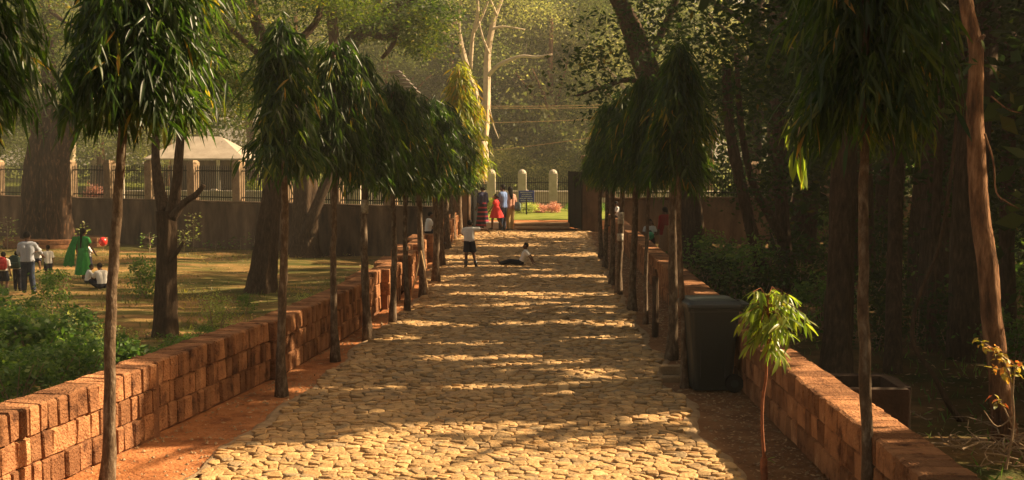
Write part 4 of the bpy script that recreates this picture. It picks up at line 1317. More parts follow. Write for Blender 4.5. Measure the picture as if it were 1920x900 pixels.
for (px_, lab) in ((225, 'pale square stone post seen through the fence bars behind the reddish shrub'), (283, 'pale square stone post seen through the fence bars left of the pavilion'), (668, 'pale round topped post seen through the bars behind the left row')):
    b = at(px_, 385, 64 if px_ < 600 else 55)
    s_ = link('stone_post', pm, None, (b.x, b.y, ZF))
    tag(s_, lab, 'post', 'stone posts beyond the fence')

# ------------------------------------------------------------------ dustbin, drain, pit
bb = gnd(1336, 738)
bn = empty('dustbin', (bb.x, bb.y + .36, 0), 'dark grey green wheeled dustbin by the right wall', 'bin', None, R(4))
V, Fc = [], []
secs = [(.02, .215, .27), (.10, .225, .28), (.5, .255, .31), (.86, .285, .335), (.93, .288, .338), (.935, .305, .355), (.99, .305, .355)]
nn = 16
def rrect(hx, hy, r_, n_per=4):
    out = []
    for cx, cy, a0 in ((hx - r_, hy - r_, 0), (-hx + r_, hy - r_, 90), (-hx + r_, -hy + r_, 180), (hx - r_, -hy + r_, 270)):
        for q in range(n_per):
            a_ = R(a0 + 90 * q / (n_per - 1))
            out.append((cx + r_ * math.cos(a_), cy + r_ * math.sin(a_)))
    return out
for z, hx, hy in secs:
    for x, y in rrect(hx, hy, .05): V.append((x, y, z))
for i in range(len(secs) - 1):
    for k_ in range(nn):
        k2 = (k_ + 1) % nn
        Fc.append((i * nn + k_, i * nn + k2, (i + 1) * nn + k2, (i + 1) * nn + k_))
Fc.append(tuple(reversed(range(nn))))
mb = MB().add(V, Fc)
for x in (-.14, .14): mb.box((x, -.305, .45), (.03, .03, .55))
mb.build('body', M['bin'], bn)
V, Fc = [], []
lid = [(.966, .312, .366), (.985, .318, .374), (1.012, .316, .372), (1.03, .30, .35), (1.055, .26, .30), (1.062, .20, .24)]
for z, hx, hy in lid:
    for x, y in rrect(hx, hy, .06): V.append((x, y, z))
for i in range(len(lid) - 1):
    for k_ in range(nn):
        k2 = (k_ + 1) % nn
        Fc.append((i * nn + k_, i * nn + k2, (i + 1) * nn + k2, (i + 1) * nn + k_))
Fc.append(tuple((len(lid) - 1) * nn + k_ for k_ in range(nn)))
Fc.append(tuple(reversed(range(nn))))
MB().add(V, Fc).build('lid', M['bin_lid'], bn)
mb = MB()
for y in (-.24, .24): mb.cbox((.36, y, .985), (.14, .05, .05), .01)
mb.cbox((.42, 0, .975), (.05, .53, .06), .015)
mb.build('handle', M['bin'], bn)
for y in (-.30, .30):
    w_ = MB()
    w_.tube([(.235, y - .03, .105), (.235, y + .03, .105)], .105, 16)
    wo = w_.build('wheel', M['rubber'], bn)
    MB().tube([(.235, y - .035, .105), (.235, y + .035, .105)], .045, 10).build('hub', M['bin'], wo)
MB().tube([(.235, -.28, .105), (.235, .28, .105)], .014, 8).build('axle', M['iron'], bn)

b = gnd(1264, 708)
dr = empty('drain_inlet', (b.x + .02, b.y, 0), 'small concrete drain inlet with dark mouth at the path edge', 'drain')
MB().cbox((0, .25, .05), (.36, .10, .13), .015).build('head_slab', M['kerb'], dr)
MB().cbox((0, -.24, .02), (.40, .09, .09), .015).build('sill', M['kerb'], dr)
MB().box((0, 0, -.002), (.30, .38, .012)).build('pit', M['rubber'], dr)  # flat black slab stands in for the shade inside the drain mouth

pt = gnd(1610, 790, ZR)
pc = at(1612, 715, 12.7)
pit = empty('masonry_pit', (pc.x, 12.7, ZR), 'low square masonry pit just beyond the right wall', 'pit')
zt = pc.z - ZR
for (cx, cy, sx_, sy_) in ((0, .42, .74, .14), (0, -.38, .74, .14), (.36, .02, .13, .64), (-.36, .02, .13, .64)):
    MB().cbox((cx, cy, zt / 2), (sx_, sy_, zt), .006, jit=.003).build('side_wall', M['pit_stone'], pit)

# ------------------------------------------------------------------ sapling, shrubs and weeds
b = gnd(1434, 902)
sp = empty('sapling', b, 'young mast tree sapling with bright drooping leaves right of the path', 'sapling')
Ys = b.y
mb = MB()
limb(mb, pxl([(1434, 905, 14), (1432, 880, 14), (1433, 858, 13)], Ys), 9, 0, .08)
mb.build('stub', M['stem_red'], sp, smooth=True, off=b)
mb = MB()
stem_pts = [(1433, 860, 7), (1429, 800, 6), (1430, 750, 6), (1436, 710, 6), (1437, 680, 5.5), (1438, 640, 5), (1440, 600, 4.5), (1440, 552, 3)]
limb(mb, pxl(stem_pts, Ys), 8, 0, .08)
mb.build('stem', M['stem_red'], sp, smooth=True, off=b)
def leaf_proto(L, W, bend, mat, tint, nseg=4):
    V, Fc = [], []
    for i in range(nseg + 1):
        u = i / nseg
        w = W * math.sin(math.pi * min(1, .08 + .92 * u)) ** .8 * .5 if 0 < i < nseg else .002
        z = -bend * u * u * L
        wav = .12 * W * math.sin(u * 12)
        V += [(-w, u * L, z + .25 * w + wav), (0, u * L, z), (w, u * L, z + .25 * w - wav)]
    for i in range(nseg):
        k_ = i * 3
        Fc += [(k_, k_ + 1, k_ + 4, k_ + 3), (k_ + 1, k_ + 2, k_ + 5, k_ + 4)]
    me = MB().add(V, Fc).mesh('leaf', mat, True)
    a_ = me.attributes.new('tint', 'FLOAT', 'POINT')
    a_.data.foreach_set('value', [tint] * len(V))
    return me
def put_leaf(me, parent, p, d, s, roll):
    q = Vector(d).to_track_quat('Y', 'Z').to_matrix() @ Matrix.Rotation(roll, 3, 'Y')
    o = link('leaf', me, parent, p)
    o.rotation_euler = q.to_euler()
    o.scale = (s, s, s)
SL = [leaf_proto(.15, .029, .25, M['sapling_leaf'], t) for t in (.1, .45, .7, .98)]
rs = random.Random(5)
tw = MB()
for i in range(44):
    ypx = rs.uniform(556, 650)
    root_p = at(1440, ypx, Ys) - b
    az = rs.uniform(0, 6.28)
    ln = rs.uniform(.10, .36) * (1.3 if math.cos(az) > 0 else .72)
    e = root_p + Vector((math.cos(az) * ln, math.sin(az) * ln, rs.uniform(-.14, .09)))
    m_ = (root_p + e) / 2 + Vector((0, 0, .06))
    tw.tube([root_p, m_, e], [.004, .003, .002], 4)
    for q in range(9):
        u = .25 + .75 * q / 8
        p = root_p * (1 - u) ** 2 + m_ * 2 * u * (1 - u) + e * u * u
        sd = Vector((-math.sin(az), math.cos(az), 0)) * (1 if q % 2 else -1)
        d = Vector((math.cos(az), math.sin(az), 0)) * .5 + sd * .45 + Vector((0, 0, rs.uniform(-1.1, -.1)))
        put_leaf(SL[rs.choice((0, 0, 1, 1, 1, 2, 2)) if (i, q) != (3, 6) else 3], sp, p, d, rs.uniform(.65, 1.2), rs.uniform(-.8, .8))
tw.build('twig', M['stem_red'], sp)
for d in ((.6, .1, .3), (.9, 0, -.2)):
    put_leaf(SL[1], sp, at(1438, 862, Ys) - b, d, .55, .3)
for q in range(7):
    put_leaf(SL[1], sp, at(1440, 553, Ys) - b, (math.cos(q * 1.1), math.sin(q * 1.1), .3), .7, 0)

sprayroot = empty('leaf_spray', at(1500, 235, 11.2), 'spray of large yellow green leaves hanging before the dark trunks', 'branch')
sb0 = sprayroot.location.copy()
mb = MB()
limb(mb, pxl([(1580, 120, 5), (1530, 170, 4), (1500, 235, 3), (1496, 300, 2)], 11.2), 6, 0, .05)
mb.build('stem', M['twig'], sprayroot, off=sb0)
BL = [leaf_proto(.27, .075, .2, M['sapling_leaf'], t) for t in (.3, .6, 1)]
for (px_, py_, ti) in ((1497, 292, 0), (1494, 300, 2), (1505, 290, 1), (1510, 298, 0), (1490, 280, 1), (1500, 262, 0), (1484, 255, 0), (1520, 240, 1), (1512, 225, 0), (1480, 236, 1), (1535, 180, 0), (1522, 190, 0)):
    put_leaf(BL[ti], sprayroot, at(px_, py_, 11.2) - sb0, (rs.uniform(-.35, .35), rs.uniform(-.2, .2), -1), rs.uniform(.75, 1.1), rs.uniform(-.5, .5))
# red tinted shrub at the right edge
Yr = 12.4
b = at(1886, 862, Yr)
b.z = ZR
rsx = empty('red_tinted_shrub', b, 'wispy shrub with yellow and red young leaves before the lit trunk', 'shrub')
mb = MB()
stems = [[(1886, 880, 5), (1900, 800, 4), (1897, 730, 4), (1888, 690, 3), (1870, 660, 2.5), (1838, 640, 2)], [(1897, 760, 4), (1900, 720, 3), (1905, 690, 2.5), (1925, 675, 2)], [(1897, 740, 3), (1890, 700, 2.5), (1860, 690, 2)], [(1899, 800, 3), (1880, 760, 2.5), (1868, 748, 2)], [(1900, 780, 3), (1870, 800, 2.5), (1845, 770, 2)]]
for s_ in stems: limb(mb, pxl(s_, Yr), 6, 0, .08)
mb.build('stem', M['twig'], rsx, off=b)
RL = [leaf_proto(.085, .042, .3, M['red_leaf'], t, 3) for t in (.15, .4, .6, .8, 1)]
for s_, t0, cnt in ((stems[0], 3, 40), (stems[1], 1, 20), (stems[2], 1, 12), (stems[3], 1, 8)):
    c = curve([(v, r_) for v, r_ in pxl(s_, Yr)], 6)
    for q in range(cnt):
        v, _ = c[rs.randrange(t0 * 6, len(c))]
        put_leaf(RL[rs.choice((0, 0, 1, 1, 1, 2, 2, 3, 4))], rsx, v - b + Vector((rs.gauss(0, .03), rs.gauss(0, .03), rs.gauss(0, .02))), (rs.uniform(-1, 1), rs.uniform(-1, .5), rs.uniform(-.6, .4)), rs.uniform(.6, 1.15), rs.uniform(-.6, .6))
# pile of dry branches
b = gnd(1850, 850, ZR)
dp = empty('dry_brushwood', b, 'tangle of dry pale branches lying beyond the right wall', 'brushwood')
for i in range(46):
    mb = MB()
    x0, y0 = rs.uniform(-.6, .75), rs.uniform(-1.1, .7)
    az, ln = rs.uniform(0, 6.28), rs.uniform(.25, .8)
    z0 = rs.uniform(0, .28)
    p = [Vector((x0, y0, z0))]
    for q in range(4):
        az += rs.gauss(0, .45)
        p.append(p[-1] + Vector((math.cos(az) * ln / 4, math.sin(az) * ln / 4, rs.gauss(.01, .05))))
    mb.tube(p, [.010, .009, .007, .005, .003], 5)
    k_ = p[2] + Vector((rs.gauss(0, .12), rs.gauss(0, .12), rs.uniform(0, .15)))
    mb.tube([p[2], (p[2] + k_) / 2 + Vector((0, 0, .02)), k_], [.005, .004, .002], 4)
    mb.build('branch', M['twig'], dp)

# weeds and shrubs on the left
WV = []
for i, (mt, sz) in enumerate((('weed', .10), ('weed', .13), ('weed_pale', .06), ('weed', .075))):
    WV.append(crown_leaves('foliage', [((0, 0, .45), (.5, .5, .42), 2), ((.2, .1, .85), (.28, .28, .2), .8), ((-.25, -.1, .75), (.3, .3, .22), .8)], 1300, 60, .10, sz, M[mt], .7, .5))
def weed(name, px_, py_, s, var, label, group, z=ZL, sz=1.0):
    b_ = gnd(px_, py_, z)
    root = empty(name, (b_.x, b_.y, z), label, 'shrub', group, random.uniform(0, 6.28))
    root.scale = (s, s, s * sz)
    link('foliage', WV[var], root, kind='stuff')
    link('stem', STV[var % 2], root)
    return root
GW = 'weedy shrubs behind the left wall'
for i, (px_, py_, s, v) in enumerate([(30, 790, 1.0, 0), (-40, 740, 1.2, 1), (90, 770, 1.0, 3), (150, 760, .95, 0), (60, 720, 1.1, 1), (190, 740, .9, 3), (240, 735, .85, 1), (120, 710, 1.0, 0), (20, 690, 1.1, 3), (-20, 660, 1.2, 0), (180, 700, .85, 2), (290, 720, .6, 3), (95, 675, .95, 2), (340, 690, .6, 0), (60, 640, .9, 3), (150, 655, .8, 1), (230, 690, .7, 2), (390, 660, .5, 3)]):
    weed('weedy_shrub', px_, py_, s, v, 'leafy green weed clump growing thickly behind the near left wall', GW)
weed('tall_weed', 404, 640, .95, 2, 'bushy pale green weed in the sun right of the forked tree', None, sz=1.0)
weed('tall_weed', 270, 560, .8, 0, 'broad leaved weed standing left of the forked tree', None, sz=1.3)
weed('tall_weed', 572, 590, .5, 2, 'small bright weed by the wall below the leaning trunk', None)
weed('tall_weed', 460, 590, .5, 3, 'low weed left of the leaning trunk foot', None)
weed('tall_weed', 98, 600, .9, 3, 'thin weed before the man in jeans', None, sz=1.3)
def flower_stalk(px_, py_, top, Y, label, n=60, mat='weed_pale', w=.12):
    b_ = at(px_, py_, Y)
    b_.z = ZL
    h = at(px_, top, Y).z - ZL
    root = empty('flowering_weed', b_, label, 'weed', None)
    mb = MB()
    mb.tube([(0, 0, -.02), (.03, 0, h * .5), (0, 0, h)], [.014, .010, .004], 5)
    P, D = [], []
    for q in range(n):
        u = rs.uniform(.25, 1)
        a_ = rs.uniform(0, 6.28)
        rr = w * rs.uniform(.3, 1.6)
        P.append((math.cos(a_) * rr, math.sin(a_) * rr, h * u))
        D.append((math.cos(a_), math.sin(a_), rs.uniform(-.2, .6)))
        if q % 3 == 0: mb.tube([(.02, 0, h * u - .05), (math.cos(a_) * rr, math.sin(a_) * rr, h * u)], [.005, .003], 4)
    mb.build('stem', M['weed'] if False else M['twig'], root)
    k_ = len(P)
    link('foliage', leaf_mesh('foliage', np.array(P), np.array(D), rng.normal(size=(k_, 3)) + np.array([0, -.6, .6]), np.full(k_, .11), np.full(k_, .07), M[mat], rng.random(k_)), root, kind='stuff')
flower_stalk(362, 466, 400, 52, 'tall pale flowering weed against the boundary wall', 110, w=.2)
flower_stalk(345, 466, 432, 51.6, 'shorter pale weed just left of the tall flowering one', 60, w=.2)
flower_stalk(158, 470, 414, 44, 'pale flowering weed showing behind the green clad woman', 50, w=.15)
flower_stalk(14, 470, 405, 52, 'tall bright weed at the left picture edge by the wall', 80, w=.25)
for i, (px_, lab) in enumerate(((404, 'first of the small bright weeds along the foot of the boundary wall'), (450, 'leafy weed at the wall foot midway between tall weed and leaning trunk'), (476, 'taller weed at the wall foot just left of the leaning trunk'), (610, 'low weed at the wall foot right of the stout tree'), (640, 'dark leafy weed at the wall foot behind the third mast tree'), (280, 'thin grassy weed at the wall foot left of the forked tree'))):
    flower_stalk(px_, 468, 452 - 8 * (i % 3), 53 - i * .6, lab, 40, 'weed', .3)
# roots: dark things by the tree
tb = at(150, 470, 50.5)
ptf = empty('tree_platform', (at(150, 470, 51).x, 51, ZL), 'low round brick platform built around the huge tree', 'platform')
cx = at(105, 470, YA).x - ptf.location.x
mb = MB()
nb_ = 40
bsm = MB().cbox((0, 0, 0), (1, 1, 1), .06, jit=.02).mesh('brick', M['laterite'])
a_ = bsm.attributes.new('tint', 'FLOAT', 'POINT')
a_.data.foreach_set('value', [.45] * len(bsm.vertices))
for q in range(nb_):
    an = math.pi + math.pi * (q + .5) / nb_
    for cz in (0, 1):
        o = link('brick', bsm, ptf, (cx + math.cos(an) * 2.1, 3 + math.sin(an) * 2.1 + .2, .12 + cz * .2))
        o.scale = (.155, .22, .18)
        o.rotation_euler = (0, 0, an)
core = MB()
core.tube([(cx, 3.2, -.1), (cx, 3.2, .38)], 2.08, 40)
core.build('earth_fill', M['soil_dark'], ptf)

# grass, litter
def scatter_blades(name, P, Lr, label, cat, mat, wd=.012):
    k_ = len(P)
    D = rng.normal(size=(k_, 3)) * .45 + np.array([0, 0, 1])
    N = rng.normal(size=(k_, 3))
    L = Lr * rng.uniform(.5, 1.5, k_)
    me = leaf_mesh(name, P, D, N, L, np.full(k_, wd) * rng.uniform(.6, 1.6, k_), M[mat], np.clip(.5 * np.sin(P[:, 0] * 1.7 + P[:, 1] * .9) * .5 + .3 + .35 * rng.random(k_), 0, 1))
    tag(link(name, me), label, cat, None, 'stuff')
n = 42000
yy = 13 + 40 * rng.random(n) ** .9
left_lim = np.interp(yy, [p[0] for p in WL], [p[1] for p in WL]) - .4
P = np.stack([left_lim - rng.random(n) ** 1.3 * (6 + yy * .42), yy, np.full(n, ZL)], 1)
pat = np.sin(P[:, 0] * .9 + P[:, 1] * .5) + np.sin(P[:, 0] * .37 - P[:, 1] * .8 + 1) + rng.normal(size=n) * .7
P = P[(pat > .1) & ~((P[:, 1] > 40) & (P[:, 1] < 46))]
scatter_blades('grass', P, .13, 'short dry grass tufts on the left lawn', 'grass', 'grass', .016)
n = 9000
P = np.stack([3 + rng.random(n) * 16, 9 + rng.random(n) * 32, np.full(n, ZR)], 1)
scatter_blades('undergrowth', P, .13, 'thin grass and seedlings on the floor of the right wood', 'undergrowth', 'weed', .02)
def litter(name, P, size, label):
    k_ = len(P)
    D = rng.normal(size=(k_, 3)) * np.array([1, 1, .12])
    N = rng.normal(size=(k_, 3)) * .25 + np.array([0, 0, 1])
    L = size * rng.uniform(.5, 1.5, k_)
    tag(link(name, leaf_mesh(name, P, D, N, L, L * .45, M['litter'], rng.random(k_))), label, 'leaves', None, 'stuff')
n = 5200
y_ = 8 + 38 * rng.random(n) ** 1.2
xr = np.interp(y_, [p[0] for p in PR], [p[1] for p in PR])
xw = np.interp(y_, [p[0] for p in WR], [p[1] for p in WR])
P1 = np.stack([xr + .12 + rng.random(n) ** .8 * (xw - xr - .12), y_, .004 + rng.random(n) * .012], 1)
n2 = 700
y_ = 8 + 38 * rng.random(n2)
xl = np.interp(y_, [p[0] for p in WL], [p[1] for p in WL])
P2 = np.stack([xl + .02 + rng.random(n2) ** 2 * .5, y_, .004 + rng.random(n2) * .012], 1)
P2b = np.stack([-2.6 + rng.random(90) * 4.0, 10.5 + rng.random(90) * 34, np.full(90, .065)], 1)
P3 = np.stack([2.9 + rng.random(9000) * 14, 7 + rng.random(9000) * 36, ZR + .01 + rng.random(9000) * .05], 1)
P4 = np.stack([-3.5 - rng.random(7000) * 18, 24 + rng.random(7000) * 28, ZL + .01 + rng.random(7000) * .05], 1)
litter('fallen_leaves', np.concatenate([P1, P2, P2b]), .045, 'small fallen leaves on the red soil beside the path')
litter('fallen_leaves', np.concatenate([P3, P4]), .08, 'dead leaves strewn over the ground under the trees')

V, Fc = [], []
def pebble(x, y, z, r_):
    b_ = len(V)
    for q in range(5):
        a_ = q * 1.2566 + random.random() * .5
        V.append((x + math.cos(a_) * r_ * random.uniform(.7, 1.2), y + math.sin(a_) * r_, z - r_ * .2))
    V.append((x + random.uniform(-.3, .3) * r_, y, z + r_ * random.uniform(.4, .8)))
    for q in range(5): Fc.append((b_ + q, b_ + (q + 1) % 5, b_ + 5))
for q in range(2600):
    y_ = 9 + 36 * random.random() ** 1.3
    if random.random() < .5: pebble(wl(y_) + .02 + random.random() ** 2.2 * .6, y_, -.004, random.choice((.006, .008, .012, .02)))
    else:
        xa_, xb_ = prx(y_) + .1, wr(y_)
        pebble(xa_ + random.random() * (xb_ - xa_), y_, .0, random.choice((.006, .009, .014, .024)))
    if random.random() < .35: pebble(plx(y_) - random.random() ** 2 * .3 - .03, y_, -.004, random.choice((.008, .012, .02)))
tag(MB().add(V, Fc).build('pebbles', M['kerb']), 'crumbs of stone and grit lying on the soil beside the walls', 'pebbles', None, 'stuff')

# ------------------------------------------------------------------ people
pending = []
def capsule(mb, a, b, ra, rb_, n=10):
    a, b = Vector(a), Vector(b)
    t = b - a
    if t.length < 1e-6: t = Vector((0, 0, 1e-4))
    d = t.normalized()
    P, Rr = [], []
    for q in (-1, -.75, -.4, 0):
        P.append(a + d * ra * q)
        Rr.append(max(ra * math.sqrt(max(0, 1 - q * q)), ra * .05))
    for q in (0, .4, .75, 1):
        P.append(b + d * rb_ * q)
        Rr.append(max(rb_ * math.sqrt(max(0, 1 - q * q)), rb_ * .05))
    mb.tube(P, Rr, n)
def frustum(mb, a, b, ra, rb_, n=10):
    mb.tube([Vector(a), Vector(a).lerp(Vector(b), .5), Vector(b)], [ra, (ra + rb_) / 2, rb_], n)
def STAND():
    return dict(pel=(0, 0, .53), wai=(0, .0, .62), che=(0, 0, .745), nek=(0, 0, .835), hed=(0, .012, .925), shl=(-.108, 0, .795), shr=(.108, 0, .795), ell=(-.135, -.01, .635), elr=(.135, -.01, .635), wrl=(-.14, .04, .49), wrr=(.14, .04, .49),
                hil=(-.05, 0, .51), hir=(.05, 0, .51), knl=(-.055, .012, .285), knr=(.055, .012, .285), anl=(-.055, 0, .045), anr=(.055, 0, .045), tol=(-.06, .105, .018), tor=(.06, .105, .018), look=(0, 1, 0))
def person(label, loc, rz, H, J, wear, group=None, skin='skin', fing=True):
    j = STAND()
    j.update(J)
    j = {k_: Vector(v) for k_, v in j.items()}
    root = empty('person', loc, label, 'person', group, rz)
    vox = .0105 if H < 1.3 else .014
    S = lambda v: v * H
    across = (j['shr'] - j['shl']).normalized()
    hipax = (j['hir'] - j['hil']).normalized()
    look = j['look'].normalized()
    # body: one continuous skin
    mb = MB()
    c = lambda a, b, ra, rb_: capsule(mb, S(a), S(b), ra * H, rb_ * H)
    for sg in (-1, 1):
        c(j['pel'] + hipax * .042 * sg, j['wai'] + across * .036 * sg, .060, .054)
        c(j['wai'] + across * .036 * sg, j['che'] + across * .046 * sg, .054, .062)
    c(j['shl'] * .8 + j['shr'] * .2, j['shr'] * .8 + j['shl'] * .2, .044, .044)
    c(j['che'], j['nek'], .05, .032)
    c(j['nek'], j['hed'] - Vector((0, 0, .03)), .031, .034)
    hc = j['hed']
    up = (hc - j['nek']).normalized()
    c(hc + up * .012 - look * .008, hc + up * .020 - look * .012, .057, .056)
    c(hc - up * .030 + look * .016, hc + up * .0 + look * .014, .040, .048)
    c(hc - up * .012 + look * .058, hc + up * .004 + look * .054, .012, .008)
    ear = look.cross(up).normalized()
    for sg in (-1, 1): c(hc + ear * .056 * sg - up * .008, hc + ear * .058 * sg + up * .010 - look * .006, .010, .012)
    ends = []
    for s_ in 'lr':
        c(j['sh' + s_], j['el' + s_], .031, .025)
        c(j['el' + s_], j['wr' + s_], .024, .017)
        d = (j['wr' + s_] - j['el' + s_]).normalized()
        hd = j.get('ha' + s_)
        if hd is not None: d = hd.normalized()
        sd = d.cross(Vector((0, 0, 1)))
        if sd.length < .2: sd = Vector((0, 1, 0)) if abs(d.y) < .8 else Vector((1, 0, 0))
        sd = (sd - d * sd.dot(d)).normalized()
        for q in (-1, 1):
            c(j['wr' + s_] + d * .012 + sd * .010 * q, j['wr' + s_] + d * .05 + sd * .015 * q, .013, .012)
        ends.append((j['wr' + s_], d, sd))
        c(j['hi' + s_], j['kn' + s_], .056, .037)
        c(j['kn' + s_], j['an' + s_], .038, .023)
        c(j['an' + s_], j['to' + s_], .024, .016)
    body = mb.build('body', [M[skin], M['eye'], M['lip']], root, smooth=True)
    # fingers, eyes, lips join the skin after it has been grown
    ex = MB()
    if fing:
        for wv, d, sd in ends:
            nn_ = sd.cross(d)
            for q, ln in enumerate((.038, .043, .040, .031)):
                o_ = wv + d * .055 + sd * (-.021 + .014 * q)
                p1 = o_ + d * ln * .5 + nn_ * .004
                p2 = o_ + d * ln * .95 + nn_ * .016
                ex.tube([S(o_ - d * .012), S(o_ + d * .005), S(p1), S(p2)], [.0058 * H, .0058 * H, .0052 * H, .0036 * H], 6)
            th = wv + d * .022 - sd * .022
            ex.tube([S(th + sd * .012), S(th - sd * .012 + d * .014), S(th - sd * .018 + d * .034)], [.0075 * H, .0065 * H, .0045 * H], 6)
    for sg in (-1, 1):
        ex.ball(S(hc + look * .058 + ear * .022 * sg + up * .006), .0085 * H, 8, 5, mi=1)
        ex.ball(S(hc + look * .0655 + ear * .022 * sg + up * .006), .0035 * H, 6, 4, mi=2)
    ex.ball(S(hc + look * .056 - up * .034), (.016 * H, .008 * H, .005 * H), 8, 5, mi=2)
    pending.append((body, ex, vox))
    def grow(name, mb_, mat, v=None):
        o = mb_.build(name, M[mat], root, smooth=True)
        pending.append((o, None, v or vox * 1.05))
        return o
    g = .010
    if 'shirt' in wear:
        mat, sl = wear['shirt'][:2]
        hem = wear['shirt'][2] if len(wear['shirt']) > 2 else .0
        m2 = MB()
        c2 = lambda a, b, ra, rb_: capsule(m2, S(a), S(b), ra * H, rb_ * H)
        pv_ = (j['pel'] - j['wai']).normalized()
        for sg in (-1, 1):
            lo = j['wai'].lerp(j['pel'], .7)
            frustum(m2, S(lo + pv_ * hem + hipax * .044 * sg), S(j['wai'] + across * .038 * sg), (.066 + g) * H, (.058 + g) * H)
            c2(j['wai'] + across * .038 * sg, j['che'] + across * .048 * sg, .058 + g, .064 + g)
        c2(j['shl'] * .82 + j['shr'] * .18, j['shr'] * .82 + j['shl'] * .18, .046 + g, .046 + g)
        c2(j['che'], j['nek'] - Vector((0, 0, .018)), .055, .036 + g * .6)
        for s_ in 'lr':
            a_, b_, w_ = j['sh' + s_], j['el' + s_], j['wr' + s_]
            if sl <= 1:
                e_ = a_.lerp(b_, sl)
                capsule(m2, S(a_), S(a_.lerp(e_, .3)), (.033 + g) * H, (.034 + g) * H)
                frustum(m2, S(a_), S(e_), (.033 + g) * H, (.036 + g) * H)
            else:
                c2(a_, b_, .033 + g, .028 + g)
                frustum(m2, S(b_), S(b_.lerp(w_, sl - 1)), (.028 + g) * H, (.026 + g) * H)
        grow('shirt', m2, mat)
    lg = wear.get('legs')
    if lg:
        m2 = MB()
        if lg[0] in ('shorts', 'trousers'):
            for sg in (-1, 1):
                capsule(m2, S(j['pel'] + hipax * .044 * sg), S(j['wai'].lerp(j['pel'], .45) + hipax * .038 * sg), (.064 + g) * H, (.056 + g) * H)
            for s_ in 'lr':
                a_, b_, e_ = j['hi' + s_], j['kn' + s_], j['an' + s_]
                if lg[0] == 'shorts':
                    q = a_.lerp(b_, lg[2])
                    capsule(m2, S(a_), S(a_.lerp(q, .3)), (.060 + g) * H, (.058 + g) * H)
                    frustum(m2, S(a_), S(q), (.058 + g) * H, (.060 + g) * H)
                else:
                    capsule(m2, S(a_), S(b_), (.058 + g) * H, (.042 + g) * H)
                    capsule(m2, S(b_), S(b_.lerp(e_, .2)), (.042 + g) * H, (.041 + g) * H)
                    frustum(m2, S(b_), S(b_.lerp(e_, .97)), (.041 + g) * H, (.033 + g) * H)
            grow(lg[0], m2, lg[1])
        else:                        # a pleated skirt
            _, mat, r_hem, z_hem, z_top = lg
            n_, m_ = 40, 8
            V, Fc = [], []
            ph = random.uniform(0, 6)
            for i in range(m_ + 1):
                u = i / m_
                z = z_top + (z_hem - z_top) * u
                rr = (.078 + (r_hem - .078) * u ** .8)
                cx_, cy_ = j['pel'].x * (1 - u) + (j['knl'].x + j['knr'].x) / 2 * u, j['pel'].y * (1 - u) + (j['anl'].y + j['anr'].y) / 2 * u
                for k_ in range(n_):
                    a_ = 2 * math.pi * k_ / n_
                    p_ = 1 + .09 * u * math.sin(8 * a_ + ph) + .05 * u * math.sin(3 * a_ + 1)
                    V.append(((cx_ + math.cos(a_) * rr * p_ * 1.08) * H, (cy_ + math.sin(a_) * rr * p_) * H, (z + .006 * math.sin(5 * a_)) * H))
            for i in range(m_):
                for k_ in range(n_):
                    k2 = (k_ + 1) % n_
                    Fc.append((i * n_ + k_, (i + 1) * n_ + k_, (i + 1) * n_ + k2, i * n_ + k2))
            Fc.append(tuple(range(n_)))
            m2.add(V, Fc)
            m2.build('skirt', M[mat], root, smooth=True)
    if wear.get('shoes'):
        for s_ in 'lr':
            m2 = MB()
            capsule(m2, S(j['an' + s_] - Vector((0, 0, .012))), S(j['to' + s_]), .029 * H, .021 * H)
            if wear.get('socks'):
                frustum(m2, S(j['an' + s_]), S(j['an' + s_].lerp(j['kn' + s_], .45)), .031 * H, .039 * H)
            m2.build('shoe', M[wear['shoes']], root, smooth=True)
    # hair
    m2 = MB()
    bk = hc - look * .016 + up * .022
    capsule(m2, S(bk), S(bk + up * .008), .0615 * H, .059 * H)
    hk = wear.get('hair', 'short')
    if hk == 'long':
        capsule(m2, S(bk - look * .018), S(j['nek'] - look * .05 - up * .04), .054 * H, .045 * H)
        capsule(m2, S(j['nek'] - look * .05 - up * .04), S(j['che'] - look * .078), .045 * H, .026 * H)
    elif hk == 'bun':
        capsule(m2, S(bk - look * .05 - up * .03), S(bk - look * .062 - up * .034), .032 * H, .030 * H)
    elif hk == 'plait':
        capsule(m2, S(bk - look * .04), S(j['nek'] - look * .055), .034 * H, .022 * H)
        capsule(m2, S(j['nek'] - look * .055), S(j['wai'] - look * .085), .020 * H, .011 * H)
    elif hk == 'bunches':
        for sg in (-1, 1): capsule(m2, S(bk + ear * .055 * sg - up * .02), S(bk + ear * .085 * sg - up * .08 - look * .01), .022 * H, .012 * H)
    grow('hair', m2, 'hair')
    return root
def place(px_, py_, z):
    return gnd(px_, py_, z)
W_ = dict
